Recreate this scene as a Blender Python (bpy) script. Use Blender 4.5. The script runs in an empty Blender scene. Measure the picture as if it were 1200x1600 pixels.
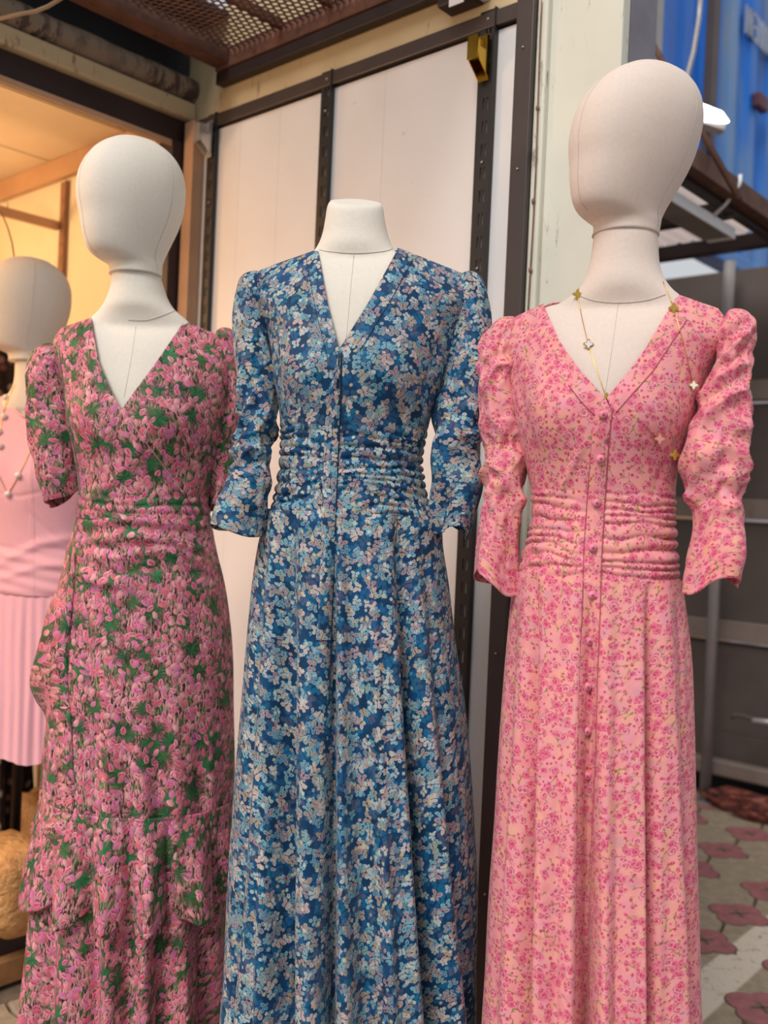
import bpy, bmesh, math
import numpy as np
from math import sin, cos, pi, radians
from mathutils import Vector, Matrix
from mathutils.bvhtree import BVHTree

# ------------------------------------------------------------------ camera, world, light, exposure
SC = bpy.context.scene
COL = SC.collection
F = 1500.0                       # focal length in pixels of the 1200x1600 frame
CAM_H = 1.25
PITCH, ROLL = radians(-0.5), radians(2.5)
_f = np.array([0, cos(PITCH), sin(PITCH)]); _u0 = np.array([0, -sin(PITCH), cos(PITCH)]); _r0 = np.array([1., 0, 0])
_r = cos(ROLL) * _r0 + sin(ROLL) * _u0
_u = -sin(ROLL) * _r0 + cos(ROLL) * _u0
EYE = np.array([0, 0, CAM_H])
cd = bpy.data.cameras.new('camera'); cam = bpy.data.objects.new('camera', cd); COL.objects.link(cam)
cam.matrix_world = Matrix(((_r[0], _u[0], -_f[0], 0), (_r[1], _u[1], -_f[1], 0), (_r[2], _u[2], -_f[2], CAM_H), (0, 0, 0, 1)))
cd.sensor_fit = 'VERTICAL'; cd.sensor_height = 36; cd.lens = 36 * F / 1600
cd.clip_start = .05
cd.dof.use_dof = True; cd.dof.focus_distance = 1.6; cd.dof.aperture_fstop = 3.0
SC.camera = cam

wd = bpy.data.worlds.new('overcast_sky'); SC.world = wd; wd.use_nodes = True
wb = wd.node_tree.nodes['Background']; wb.inputs[0].default_value = (.93, .96, 1, 1); wb.inputs[1].default_value = 0.64
sd = bpy.data.lights.new('hazy_sun', 'SUN'); sd.energy = 2.45; sd.angle = radians(28); sd.color = (1, .95, .9)
so = bpy.data.objects.new('hazy_sun', sd); COL.objects.link(so); so.rotation_euler = (radians(44), 0, radians(-34))
SC.view_settings.view_transform = 'Standard'; SC.view_settings.look = 'None'
SC.view_settings.exposure = 0.0; SC.view_settings.gamma = 1; SC.view_settings.use_curve_mapping = False

if hasattr(SC, 'cycles'):
    SC.cycles.max_bounces = 6; SC.cycles.diffuse_bounces = 2; SC.cycles.transparent_max_bounces = 5; SC.cycles.transmission_bounces = 3

# ------------------------------------------------------------------ helpers
def at(px, py, Y):
    d = _f + (px - 600) / F * _r + (800 - py) / F * _u
    return EYE + d * (Y / d[1])
def proj(P):
    Q = np.asarray(P, float) - EYE
    z = Q @ _f
    return 600 + F * (Q @ _r) / z, 800 - F * (Q @ _u) / z
def lin(h):
    h = h.lstrip('#'); c = [int(h[i:i + 2], 16) / 255 for i in (0, 2, 4)]
    return tuple(x / 12.92 if x <= .04045 else ((x + .055) / 1.055) ** 2.4 for x in c) + (1.,)
def vnoise(x, y, seed=0):
    x = np.asarray(x, float); y = np.asarray(y, float)
    xi = np.floor(x).astype(np.int64); yi = np.floor(y).astype(np.int64)
    fx = x - xi; fy = y - yi; fx = fx * fx * (3 - 2 * fx); fy = fy * fy * (3 - 2 * fy)
    def h(i, j):
        n = (i * 374761393 + j * 668265263 + seed * 2147483647 * 7 + 1013) & 0x7fffffff
        n = ((n ^ (n >> 13)) * 1274126177) & 0x7fffffff
        return ((n ^ (n >> 16)) & 0xffff) / 65535.0
    a = h(xi, yi) * (1 - fx) + h(xi + 1, yi) * fx
    b = h(xi, yi + 1) * (1 - fx) + h(xi + 1, yi + 1) * fx
    return (a * (1 - fy) + b * fy) * 2 - 1
def sstep(a, b, x):
    t = np.clip((np.asarray(x, float) - a) / (b - a), 0, 1); return t * t * (3 - 2 * t)
def interp(x, xs, ys):            # smooth (Catmull-like) interpolation
    xs = np.asarray(xs, float); ys = np.asarray(ys, float)
    if xs[0] > xs[-1]: xs = xs[::-1]; ys = ys[::-1]
    m = np.gradient(ys, xs); x = np.clip(np.asarray(x, float), xs[0], xs[-1])
    i = np.clip(np.searchsorted(xs, x) - 1, 0, len(xs) - 2)
    h = xs[i + 1] - xs[i]; t = (x - xs[i]) / h
    return (2*t**3 - 3*t**2 + 1) * ys[i] + (t**3 - 2*t**2 + t) * h * m[i] + (-2*t**3 + 3*t**2) * ys[i+1] + (t**3 - t**2) * h * m[i+1]

def empty(name, loc, label=None, cat=None, group=None, kind=None):
    o = bpy.data.objects.new(name, None); COL.objects.link(o); o.location = loc; o.empty_display_size = .05
    return tag(o, label, cat, group, kind)
def tag(o, label=None, cat=None, group=None, kind=None):
    if label: o['label'] = label
    if cat: o['category'] = cat
    if group: o['group'] = group
    if kind: o['kind'] = kind
    return o
def root_loc(p):
    v = Vector((0, 0, 0))
    while p is not None: v += p.location; p = p.parent
    return np.array(v)
def mesh(name, verts, faces, m=None, parent=None, uv=None, smooth=True, mats=None, fm=None):
    """one mesh object; verts in world space"""
    V = np.asarray(verts, float).reshape(-1, 3)
    if parent is not None: V = V - root_loc(parent)
    me = bpy.data.meshes.new(name); me.from_pydata(V.tolist(), [], [tuple(int(i) for i in f) for f in faces])
    if uv is not None:
        l = me.uv_layers.new(name='UVMap'); li = np.zeros(len(me.loops), int); me.loops.foreach_get('vertex_index', li)
        l.data.foreach_set('uv', np.asarray(uv, np.float32)[li].ravel())
    if mats:
        for q in mats: me.materials.append(q)
        if fm is not None: me.polygons.foreach_set('material_index', fm)
    elif m: me.materials.append(m)
    if smooth: me.polygons.foreach_set('use_smooth', [True] * len(me.polygons))
    me.update()
    o = bpy.data.objects.new(name, me); COL.objects.link(o)
    if parent is not None: o.parent = parent
    return o
def grid_faces(nr, nc, wrap=False, off=0):
    f = []
    cc = nc if wrap else nc - 1
    for i in range(nr - 1):
        for j in range(cc):
            a = off + i * nc + j; b = off + i * nc + (j + 1) % nc
            f.append((a, b, b + nc, a + nc))
    return f
class MB:
    """collects shapes for one mesh"""
    def __init__(s): s.v = []; s.f = []
    def add(s, v, f):
        n = len(s.v); s.v += [tuple(map(float, q)) for q in v]; s.f += [tuple(n + i for i in q) for q in f]; return s
    def hexa(s, c8):
        return s.add(c8, [(0,3,2,1),(4,5,6,7),(0,1,5,4),(1,2,6,5),(2,3,7,6),(3,0,4,7)])
    def box(s, x0, x1, y0, y1, z0, z1, T=None):
        c = [(x0,y0,z0),(x1,y0,z0),(x1,y1,z0),(x0,y1,z0),(x0,y0,z1),(x1,y0,z1),(x1,y1,z1),(x0,y1,z1)]
        return s.hexa([T(*q) for q in c] if T else c)
    def tube(s, pts, r, n=8, cap=True):
        pts = [np.asarray(p, float) for p in pts]; m = len(pts); rr = r if hasattr(r, '__len__') else [r] * m
        rows = []; up = None
        for i in range(m):
            t = pts[min(i+1, m-1)] - pts[max(i-1, 0)]; t = t / (np.linalg.norm(t) + 1e-12)
            if up is None:
                up = np.array([0, 0, 1.]) if abs(t[2]) < .9 else np.array([1., 0, 0])
            a = np.cross(up, t); a /= np.linalg.norm(a) + 1e-12; b = np.cross(t, a); up = b
            rows += [pts[i] + rr[i] * (cos(2*pi*k/n) * a + sin(2*pi*k/n) * b) for k in range(n)]
        f = grid_faces(m, n, True)
        if cap: f += [tuple(range(n))[::-1], tuple((m-1)*n + k for k in range(n))]
        return s.add(rows, f)
    def ball(s, c, r, n=10, m=6):
        c = np.asarray(c, float); rad = np.asarray(r if hasattr(r, '__len__') else (r, r, r), float)
        v = [c + rad * np.array([sin(pi*i/m)*cos(2*pi*k/n), sin(pi*i/m)*sin(2*pi*k/n), cos(pi*i/m)]) for i in range(m+1) for k in range(n)]
        return s.add(v, grid_faces(m+1, n, True))
    def prism(s, poly, fr, ax, h):
        """poly 2D list; fr=(origin,u,v); extruded along ax*h"""
        o, u, v = [np.asarray(q, float) for q in fr]; ax = np.asarray(ax, float); n = len(poly)
        b = [o + p[0]*u + p[1]*v for p in poly]; t = [q + ax*h for q in b]
        return s.add(b + t, [tuple(range(n))[::-1], tuple(range(n, 2*n))] + [(i, (i+1) % n, n+(i+1) % n, n+i) for i in range(n)])
    def build(s, name, m, parent=None, smooth=False, bevel=0):
        o = mesh(name, s.v, s.f, m, parent, smooth=smooth)
        if bevel:
            b = o.modifiers.new('bevel', 'BEVEL'); b.width = bevel; b.segments = 2; b.limit_method = 'ANGLE'
        return o
def structure(o, label=None): o['kind'] = 'structure'; return tag(o, label)

# ------------------------------------------------------------------ node material helper
class Nodes:
    def __init__(s, name, rough=.6):
        s.m = bpy.data.materials.new(name); s.m.use_nodes = True; s.t = s.m.node_tree
        s.b = s.t.nodes['Principled BSDF']; s.b.inputs['Roughness'].default_value = rough
        s.out = s.t.nodes['Material Output']
    def n(s, typ, **kw):
        q = s.t.nodes.new(typ)
        for k, v in kw.items(): setattr(q, k, v)
        return q
    def put(s, sock, v):
        if isinstance(v, bpy.types.NodeSocket): s.t.links.new(v, sock)
        elif v is not None: sock.default_value = v
    def M(s, op, a, b=None, c=None, clamp=False):
        q = s.n('ShaderNodeMath', operation=op); q.use_clamp = clamp
        for i, v in enumerate((a, b, c)):
            if v is not None: s.put(q.inputs[i], v)
        return q.outputs[0]
    def add(s, a, b): return s.M('ADD', a, b)
    def sub(s, a, b): return s.M('SUBTRACT', a, b)
    def mul(s, a, b): return s.M('MULTIPLY', a, b)
    def lt(s, d, edge, soft):            # soft step: 1 where d < edge
        return s.M('MULTIPLY_ADD', d, -1.0 / soft, edge / soft + .5, clamp=True) if not isinstance(edge, bpy.types.NodeSocket) else s.M('MULTIPLY_ADD', s.sub(edge, d), 1.0 / soft, .5, clamp=True)
    def mix(s, f, a, b):
        q = s.n('ShaderNodeMix', data_type='RGBA'); s.put(q.inputs[0], f); s.put(q.inputs[6], a); s.put(q.inputs[7], b); return q.outputs[2]
    def ramp(s, f, stops, const=False):
        q = s.n('ShaderNodeValToRGB'); r = q.color_ramp; r.interpolation = 'CONSTANT' if const else 'LINEAR'
        while len(r.elements) < len(stops): r.elements.new(.5)
        for e, (p, c) in zip(r.elements, stops): e.position = p; e.color = c if len(c) == 4 else tuple(c) + (1,)
        s.put(q.inputs[0], f); return q.outputs[0]
    def noise(s, vec, scale, detail=3, rough=.5, dist=0):
        q = s.n('ShaderNodeTexNoise'); s.put(q.inputs['Vector'], vec); q.inputs['Scale'].default_value = scale
        q.inputs['Detail'].default_value = detail; q.inputs['Roughness'].default_value = rough; q.inputs['Distortion'].default_value = dist
        return q.outputs[0]
    def coord(s, k='Object'): return s.n('ShaderNodeTexCoord').outputs[k]
    def mapping(s, vec, scale=(1,1,1), rot=(0,0,0), loc=(0,0,0)):
        q = s.n('ShaderNodeMapping'); s.put(q.inputs[0], vec); q.inputs['Scale'].default_value = scale; q.inputs['Rotation'].default_value = rot; q.inputs['Location'].default_value = loc
        return q.outputs[0]
    def xy(s, vec):
        q = s.n('ShaderNodeSeparateXYZ'); s.put(q.inputs[0], vec); return q.outputs[0], q.outputs[1], q.outputs[2]
    def comb(s, x, y, z=0.):
        q = s.n('ShaderNodeCombineXYZ'); s.put(q.inputs[0], x); s.put(q.inputs[1], y); s.put(q.inputs[2], z); return q.outputs[0]
    def bump(s, h, strength=.3, dist=.002):
        q = s.n('ShaderNodeBump'); q.inputs['Strength'].default_value = strength; q.inputs['Distance'].default_value = dist
        s.put(q.inputs['Height'], h); s.t.links.new(q.outputs[0], s.b.inputs['Normal'])
    def color(s, c): s.put(s.b.inputs['Base Color'], c); return s.m

def plain(name, hexc, rough=.6, metal=0, var=.12, scale=8, dirt=None, bump=0):
    k = Nodes(name, rough); k.b.inputs['Metallic'].default_value = metal
    c = lin(hexc); v = k.noise(k.coord(), scale, 5, .6)
    d = tuple(x * (1 - var * 2) for x in c[:3]) + (1,); l = tuple(min(1, x * (1 + var)) for x in c[:3]) + (1,)
    col = k.ramp(v, [(.3, d), (.7, l)])
    if dirt:
        dv = k.noise(k.coord(), scale * 2.3, 8, .7); col = k.mix(k.ramp(dv, [(.55, (0,0,0)), (.72, (1,1,1))]), col, lin(dirt))
    if bump: k.bump(k.noise(k.coord(), scale * 12, 4), bump, .003)
    return k.color(col)

MAT = {}
def linen(name, hexc):
    k = Nodes(name, .85); co = k.coord()
    w1 = k.n('ShaderNodeTexWave', wave_type='BANDS', bands_direction='Z'); k.put(w1.inputs[0], co); w1.inputs['Scale'].default_value = 230; w1.inputs['Distortion'].default_value = 1.2; w1.inputs['Detail Scale'].default_value = 3
    w2 = k.n('ShaderNodeTexWave', wave_type='BANDS', bands_direction='X'); k.put(w2.inputs[0], co); w2.inputs['Scale'].default_value = 230; w2.inputs['Distortion'].default_value = 1.2
    w = k.mul(k.add(w1.outputs[1], w2.outputs[1]), .5)
    c = lin(hexc); nz = k.noise(co, 160, 3, .7)
    col = k.ramp(k.add(k.mul(w, .5), k.mul(nz, .5)), [(.25, tuple(x*.84 for x in c[:3])), (.65, c)])
    k.bump(k.add(w, nz), .22, .0012); k.b.inputs['Sheen Weight'].default_value = .15
    return k.color(col)

# --- printed chiffon: every motif is drawn from the cells of a Voronoi lattice laid on the cloth's own UV (metres)
class Print(Nodes):
    def __init__(s, name, rough=.62, size=1.):
        super().__init__(name, rough); s.x0, s.y0, _ = s.xy(s.mapping(s.n('ShaderNodeUVMap').outputs[0], (1 / size, 1 / size, 1)))
    def cell(s, size, seed, rnd=.8, sx=1., sy=1.):
        v = s.comb(s.M('MULTIPLY_ADD', s.x0, sx / size, seed * 3.17), s.M('MULTIPLY_ADD', s.y0, sy / size, seed * 7.31))
        q = s.n('ShaderNodeTexVoronoi', voronoi_dimensions='2D', feature='F1'); s.put(q.inputs['Vector'], v); q.inputs['Scale'].default_value = 1; q.inputs['Randomness'].default_value = rnd
        d = s.n('ShaderNodeVectorMath', operation='SUBTRACT'); s.put(d.inputs[0], v); s.put(d.inputs[1], q.outputs['Position'])
        lx, ly, _ = s.xy(d.outputs[0]); c = s.n('ShaderNodeSeparateColor'); s.put(c.inputs[0], q.outputs['Color'])
        return lx, ly, c.outputs[0], c.outputs[1], c.outputs[2]
    def rot(s, x, y, a):
        c = s.M('COSINE', a); n = s.M('SINE', a)
        return s.add(s.mul(x, c), s.mul(y, n)), s.sub(s.mul(y, c), s.mul(x, n))
    def ell(s, x, y, cx, cy, rx, ry):
        a = s.M('MULTIPLY_ADD', x, 1 / rx, -cx / rx); b = s.M('MULTIPLY_ADD', y, 1 / ry, -cy / ry)
        return s.add(s.mul(a, a), s.mul(b, b))
    def ell_rot(s, x, y, cx, cy, rx, ry, a):
        c, n = cos(a), sin(a); dx = s.M('SUBTRACT', x, cx); dy = s.M('SUBTRACT', y, cy)
        u = s.M('MULTIPLY_ADD', dx, c / rx, s.mul(dy, n / rx)); v = s.M('MULTIPLY_ADD', dy, c / ry, s.mul(dx, -n / ry))
        return s.add(s.mul(u, u), s.mul(v, v))
    def warp(s, scale, amp):
        q = s.n('ShaderNodeTexNoise'); s.put(q.inputs['Vector'], s.comb(s.x0, s.y0)); q.inputs['Scale'].default_value = scale; q.inputs['Detail'].default_value = 2
        a, b, _ = s.xy(q.outputs[1]); s.x0 = s.M('MULTIPLY_ADD', a, amp * 2, s.sub(s.x0, amp)); s.y0 = s.M('MULTIPLY_ADD', b, amp * 2, s.sub(s.y0, amp))
    def rad(s, x, y): return s.M('SQRT', s.add(s.mul(x, x), s.mul(y, y)))
    def finish(s, col, transp=0., transl=.12):
        s.color(col); s.b.inputs['Sheen Weight'].default_value = .1; s.b.inputs['Specular IOR Level'].default_value = .25
        bp = s.noise(s.comb(s.x0, s.y0), 90, 3, .6); s.bump(bp, .12, .003)
        tr = s.n('ShaderNodeBsdfTranslucent'); s.put(tr.inputs[0], col)
        mx = s.n('ShaderNodeMixShader'); mx.inputs[0].default_value = transl
        s.t.links.new(s.b.outputs[0], mx.inputs[1]); s.t.links.new(tr.outputs[0], mx.inputs[2]); o = mx.outputs[0]
        if transp:
            t2 = s.n('ShaderNodeBsdfTransparent'); m2 = s.n('ShaderNodeMixShader'); m2.inputs[0].default_value = transp
            s.t.links.new(o, m2.inputs[1]); s.t.links.new(t2.outputs[0], m2.inputs[2]); o = m2.outputs[0]
        s.t.links.new(o, s.out.inputs[0]); return s.m
def sheer(m, name, f):
    c = m.copy(); c.name = name; t = c.node_tree; out = t.nodes['Material Output']; src = out.inputs[0].links[0].from_socket
    a = t.nodes.new('ShaderNodeBsdfTransparent'); x = t.nodes.new('ShaderNodeMixShader'); x.inputs[0].default_value = f
    t.links.new(src, x.inputs[1]); t.links.new(a.outputs[0], x.inputs[2]); t.links.new(x.outputs[0], out.inputs[0]); return c

def butterfly_print(name, transp=0.):
    k = Print(name, .6, .76); k.warp(30, .0040)
    big = k.noise(k.comb(k.x0, k.y0), 14, 2)
    col = k.ramp(big, [(.35, lin('#043252')), (.65, lin('#084674'))])
    fine = k.noise(k.comb(k.x0, k.y0), 330, 3, .7)
    def wings(size, seed, pal, op, keep, veins=True):
        nonlocal col
        lx, ly, r1, r2, r3 = k.cell(size, seed, .9)
        x, y = k.rot(lx, ly, k.mul(r1, 6.283)); ax = k.M('ABSOLUTE', x)
        d = k.M('MINIMUM', k.ell_rot(ax, y, .21, .14, .26, .165, .62), k.ell_rot(ax, y, .14, -.17, .17, .14, -.9))
        m = k.mul(k.mul(k.lt(d, 1.0, .22), op), k.lt(r3, keep, .02))
        pc = k.ramp(r2, pal, True)
        if veins:
            fan = k.M('SINE', k.mul(k.M('ARCTAN2', y, ax), 15.))
            pc = k.mix(k.mul(k.lt(fan, -.3, .5), .45), pc, lin('#355a72'))
            pc = k.mix(k.mul(k.lt(.78, d, .3), .35), pc, lin('#1d4460'))
            pc = k.mix(k.mul(k.lt(k.M('ABSOLUTE', k.sub(d, .5)), .2, .3), .3), pc, lin('#f0e8da'))
            pc = k.mix(k.lt(k.rad(ax, k.sub(y, .02)), k.M('MULTIPLY_ADD', r3, .14, .03), .06), pc, k.ramp(r2, [(0, lin('#0b2c47')), (.3, lin('#9c2f4d')), (.5, lin('#0b2c47')), (.62, lin('#8a9f3a')), (.75, lin('#b04a62'))], True))
        pc = k.mix(k.mul(k.lt(ax, .022, .03), k.lt(k.M('ABSOLUTE', y), .26, .05)), pc, lin('#0a2338'))
        col = k.mix(k.mul(m, k.M('MULTIPLY_ADD', fine, .8, .55, clamp=True)), col, pc)
    P1 = [(0, lin('#1a6192')), (.3, lin('#456585')), (.55, lin('#12709a')), (.8, lin('#5a5f7c'))]
    P2 = [(0, lin('#ab858c')), (.22, lin('#b59c82')), (.42, lin('#7c8391')), (.6, lin('#d9c0b8')), (.8, lin('#9c8f86'))]
    P3 = [(0, lin('#68aebf')), (.3, lin('#b4cccd')), (.5, lin('#2f88ad')), (.7, lin('#d5c9c2')), (.82, lin('#7fa79a')), (.92, lin('#4c9ab2'))]
    wings(.034, 1, P1, .6, .85, False); wings(.030, 2, P1, .8, .7, False); wings(.030, 3, P2, .9, .6); wings(.026, 4, P3, .95, .55); wings(.028, 5, P2, .95, .42); wings(.022, 8, P3, .95, .32)
    for size, seed, keep, pal in ((.0140, 6, .2, [(0, lin('#d9dcd6')), (.35, lin('#9dcbd6')), (.6, lin('#dbb7b7'))]), (.016, 7, .16, [(0, lin('#c7d7d9')), (.4, lin('#68b5cb')), (.8, lin('#cfc2a4'))])):
        lx, ly, r1, r2, r3 = k.cell(size, seed, .95)
        ang = k.M('ARCTAN2', ly, lx); r = k.rad(lx, ly)
        R = k.M('MULTIPLY_ADD', k.M('COSINE', k.M('MULTIPLY_ADD', ang, 5., k.mul(r1, 6.28))), .045, .24)
        on = k.lt(r3, keep, .02)
        col = k.mix(k.mul(k.mul(k.lt(r, R, .14), on), .85), col, k.ramp(r2, pal, True))
        col = k.mix(k.mul(k.lt(r, .09, .06), on), col, k.ramp(r2, [(0, lin('#a9b83c')), (.3, lin('#a83a58')), (.6, lin('#23455e')), (.8, lin('#c8b850'))], True))
    return k.finish(col, transp)

def rose_print(name, transp=0.):
    k = Print(name, .6, .78); k.warp(70, .0035)
    uv = k.comb(k.x0, k.y0); big = k.noise(uv, 24, 2)
    col = k.ramp(big, [(.32, lin('#f3939b')), (.5, lin('#f7a89f')), (.66, lin('#f5a0ab'))])
    lx, ly, r1, r2, r3 = k.cell(.034, 11, .9); col = k.mix(k.mul(k.mul(k.lt(k.rad(lx, ly), .34, .3), .6), k.lt(r3, .7, .02)), col, k.ramp(r2, [(0, lin('#ee8ba0')), (.3, lin('#f8b595')), (.55, lin('#efa0b4')), (.8, lin('#d79aa6'))], True))
    for seed in (12, 13):
        lx, ly, r1, r2, r3 = k.cell(.026, seed, .95); x, y = k.rot(lx, ly, k.mul(r1, 6.283))
        d = k.M('ABSOLUTE', k.sub(y, k.mul(k.M('SINE', k.mul(x, 9.)), .08)))
        m = k.mul(k.lt(d, .022, .03), k.lt(k.M('ABSOLUTE', x), .38, .05)); col = k.mix(k.mul(k.mul(m, .8), k.lt(r2, .6, .02)), col, lin('#84606a'))
        e = k.M('MINIMUM', k.ell_rot(x, y, .24, .12, .17, .06, .5), k.ell_rot(x, y, -.2, -.12, .14, .06, .9))
        col = k.mix(k.mul(k.lt(e, 1, .3), k.lt(r2, .62, .02)), col, k.ramp(r3, [(0, lin('#a58e45')), (.4, lin('#8f8b45')), (.75, lin('#b98f5c'))], True))
    wob = k.noise(uv, 420, 2, .7)
    def roses(size, seed, R0, keep, rings, cl, cd_, core='#c22c5c'):
        nonlocal col
        lx, ly, r1, r2, r3 = k.cell(size, seed, .9)
        ang = k.M('ARCTAN2', ly, lx); r = k.M('MULTIPLY_ADD', wob, .34, k.sub(k.rad(lx, ly), .17))
        R = k.M('MULTIPLY_ADD', k.M('COSINE', k.M('MULTIPLY_ADD', ang, 4., k.mul(r1, 6.28))), R0 * .18, k.mul(k.M('MULTIPLY_ADD', r3, .5, .75), R0))
        on = k.lt(r2, keep, .02)
        sp = k.M('SINE', k.add(k.M('MULTIPLY_ADD', r, rings, ang), k.mul(r1, 6.28)))
        c = k.mix(k.M('MULTIPLY_ADD', sp, 1.1, .1, clamp=True), k.ramp(r3, cl, True), k.ramp(r3, cd_, True))
        c = k.mix(k.mul(k.lt(r, R0 * .32, R0 * .4), .75), c, lin(core))
        col = k.mix(k.mul(k.lt(r, R, .12), on), col, c)
    CL = [(0, lin('#f093a6')), (.4, lin('#ee86a0')), (.75, lin('#f4a9ae'))]; CD = [(0, lin('#d4456f')), (.5, lin('#d94a66')), (.8, lin('#cf4a76'))]
    roses(.012, 14, .22, .42, 9, CD, CD); roses(.014, 15, .24, .40, 12, CL, CD)
    roses(.025, 16, .30, .58, 30, CL, CD); roses(.031, 17, .27, .5, 36, CL, CD); roses(.022, 18, .29, .42, 26, CL, CD)
    return k.finish(col, transp)

def tulip_print(name, transp=0.):
    k = Print(name, .6, .90); k.warp(45, .0045)
    st = k.noise(k.comb(k.mul(k.x0, 4.), k.y0), 70, 3, .6, .8); uv = k.comb(k.x0, k.y0)
    col = k.ramp(st, [(.37, lin('#2a231a')), (.455, lin('#5e4638')), (.52, lin('#c48488')), (.66, lin('#f2adb4'))])
    gp = k.noise(uv, 30, 2)
    col = k.mix(k.mul(k.lt(gp, .44, .1), .8), col, k.ramp(st, [(.35, lin('#1c4029')), (.5, lin('#4f7544')), (.65, lin('#a59a72'))]))
    fine = k.noise(k.comb(k.mul(k.x0, 2.5), k.y0), 300, 3, .7)
    def tulips(size, seed, spread, keep, pal, rx=.2, ry=.34):
        nonlocal col
        lx, ly, r1, r2, r3 = k.cell(size, seed, .9)
        x, y = k.rot(lx, ly, k.mul(k.sub(r1, .5), spread))
        rxs = k.M('MULTIPLY_ADD', y, .35, 1.)
        d = k.ell(k.mul(x, rxs), y, 0, 0, rx, ry)
        w = k.M('ABSOLUTE', k.M('MULTIPLY_ADD', k.M('SINE', k.M('MULTIPLY_ADD', y, 9., k.mul(r3, 6.))), .05, x))
        c = k.ramp(r2, pal, True)
        c = k.mix(k.mul(k.M('MULTIPLY_ADD', fine, 1.6, -.5, clamp=True), .55), c, lin('#f5b4bd'))
        c = k.mix(k.mul(k.lt(k.sub(.4, x), .32, .3), .6), c, lin('#b34a70'))
        c = k.mix(k.mul(k.lt(y, -.12, .3), .45), c, lin('#8f6a55'))
        c = k.mix(k.mul(k.mul(k.lt(w, .045, .05), k.lt(d, .45, .4)), k.lt(r2, .45, .02)), c, lin('#bd3350'))
        c = k.mix(k.mul(k.lt(k.M('ABSOLUTE', k.sub(d, .85)), .10, .2), .28), c, lin('#f3b9ba'))
        col = k.mix(k.mul(k.lt(d, 1., .3), k.lt(r3, keep, .02)), col, c)
    PA = [(0, lin('#f08da6')), (.25, lin('#e2688f')), (.45, lin('#f6aab0')), (.62, lin('#dd6cab')), (.8, lin('#e8667c'))]
    PB = [(0, lin('#f9aabb')), (.3, lin('#e67cb8')), (.55, lin('#f59fa2')), (.8, lin('#d0456a'))]
    def leaves(size, seed, keep, R0=.26):
        nonlocal col
        lx, ly, r1, r2, r3 = k.cell(size, seed, .95); ang = k.M('ARCTAN2', ly, lx); r = k.rad(lx, ly)
        sp = k.noise(k.comb(k.mul(k.M('COSINE', ang), 2.2), k.mul(k.M('SINE', ang), 2.2), k.mul(r1, 90.)), 2.2, 3, .7)
        d = k.add(r, k.mul(k.sub(sp, .5), -1.1))
        tone = k.noise(k.comb(k.mul(k.M('COSINE', ang), 3.), k.mul(k.M('SINE', ang), 3.), r1), 5, 2)
        gc = k.mix(k.M('MULTIPLY_ADD', tone, 5., -2.3, clamp=True), k.ramp(r3, [(0, lin('#0e3f28')), (.4, lin('#0a2a1d')), (.6, lin('#2f4a20')), (.8, lin('#11603a'))], True), lin('#4f9a5c'))
        on = k.lt(r2, keep, .02); col = k.mix(k.mul(k.mul(k.lt(d, R0 + .16, .3), on), .6), col, lin('#2b2a1a'))
        col = k.mix(k.mul(k.lt(d, R0, .1), on), col, gc)
    tulips(.028, 21, 2.4, .82, PA); tulips(.024, 22, 2.2, .72, PB); leaves(.062, 23, .62)
    tulips(.026, 24, 2.6, .62, PA, .24, .33); tulips(.022, 25, 2.0, .5, PB); leaves(.056, 27, .34, .2); tulips(.026, 26, 2.8, .42, PA)
    return k.finish(col, transp)
def lace_print(name):
    k = Print(name, .8); col = k.ramp(k.noise(k.comb(k.x0, k.y0), 40, 2), [(.4, lin('#1c1414')), (.6, lin('#33241f'))])
    lx, ly, r1, r2, r3 = k.cell(.05, 31, .9); d = k.rad(lx, ly)
    col = k.mix(k.mul(k.lt(d, .2, .15), .8), col, k.ramp(r2, [(0, lin('#8d6a66')), (.5, lin('#a89a92')), (.8, lin('#7e4a4c'))], True))
    return k.finish(col)
def jersey(name, hexc):
    k = Nodes(name, .75); c = lin(hexc); nz = k.noise(k.coord(), 220, 3); col = k.ramp(nz, [(.3, tuple(x*.93 for x in c[:3])), (.7, c)])
    k.bump(nz, .1, .001); k.b.inputs['Sheen Weight'].default_value = .3
    return k.color(col)

# ------------------------------------------------------------------ the place, on its own axes: w runs along the panel wall into the shop, e runs away through it
RP = np.array([.29, 2.02]); WV = np.array([-.75, .6614]); EV = np.array([.6614, .75])
def WE(w, e, z): p = RP + w * WV + e * EV; return np.array([p[0], p[1], z])
def wbox(name, w0, w1, e0, e1, z0, z1, m, parent=None, bevel=0): return MB().box(w0, w1, e0, e1, z0, z1, WE).build(name, m, parent, bevel=bevel)
W3 = np.array([*WV, 0]); E3 = np.array([*EV, 0]); Z3 = np.array([0, 0, 1.])

def board_white():
    k = Nodes('white_laminate_board', .42); co = k.coord()
    c = k.ramp(k.noise(co, 3, 3), [(.3, lin('#e4dfdd')), (.7, lin('#ece8e6'))])
    sc = k.noise(k.mapping(co, (30, 30, 90)), 1.2, 4, .7); c = k.mix(k.mul(k.ramp(sc, [(.68, (0,0,0)), (.74, (1,1,1))]), .5), c, lin('#a89684'))
    return k.color(c)
def rusty_paint(name, base, rust, thr=.64, sz=6):
    k = Nodes(name, .6); co = k.coord()
    c = k.ramp(k.noise(co, 4, 4), [(.3, tuple(x*.86 for x in lin(base)[:3])), (.7, lin(base))])
    s1 = k.noise(k.mapping(co, (1, 1, .22)), sz * 4, 8, .72); s2 = k.noise(co, sz * .6, 3)
    m = k.mul(k.ramp(s1, [(thr - .03, (0,0,0)), (thr + .03, (1,1,1))]), k.ramp(s2, [(.42, (0,0,0)), (.58, (1,1,1))]))
    c = k.mix(m, c, lin(rust)); k.bump(s1, .2, .003)
    return k.color(c)
MAT['board'] = board_white()
MAT['brown'] = plain('brown_painted_steel', '#4b3f3b', .38, 0, .1, 5)
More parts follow.
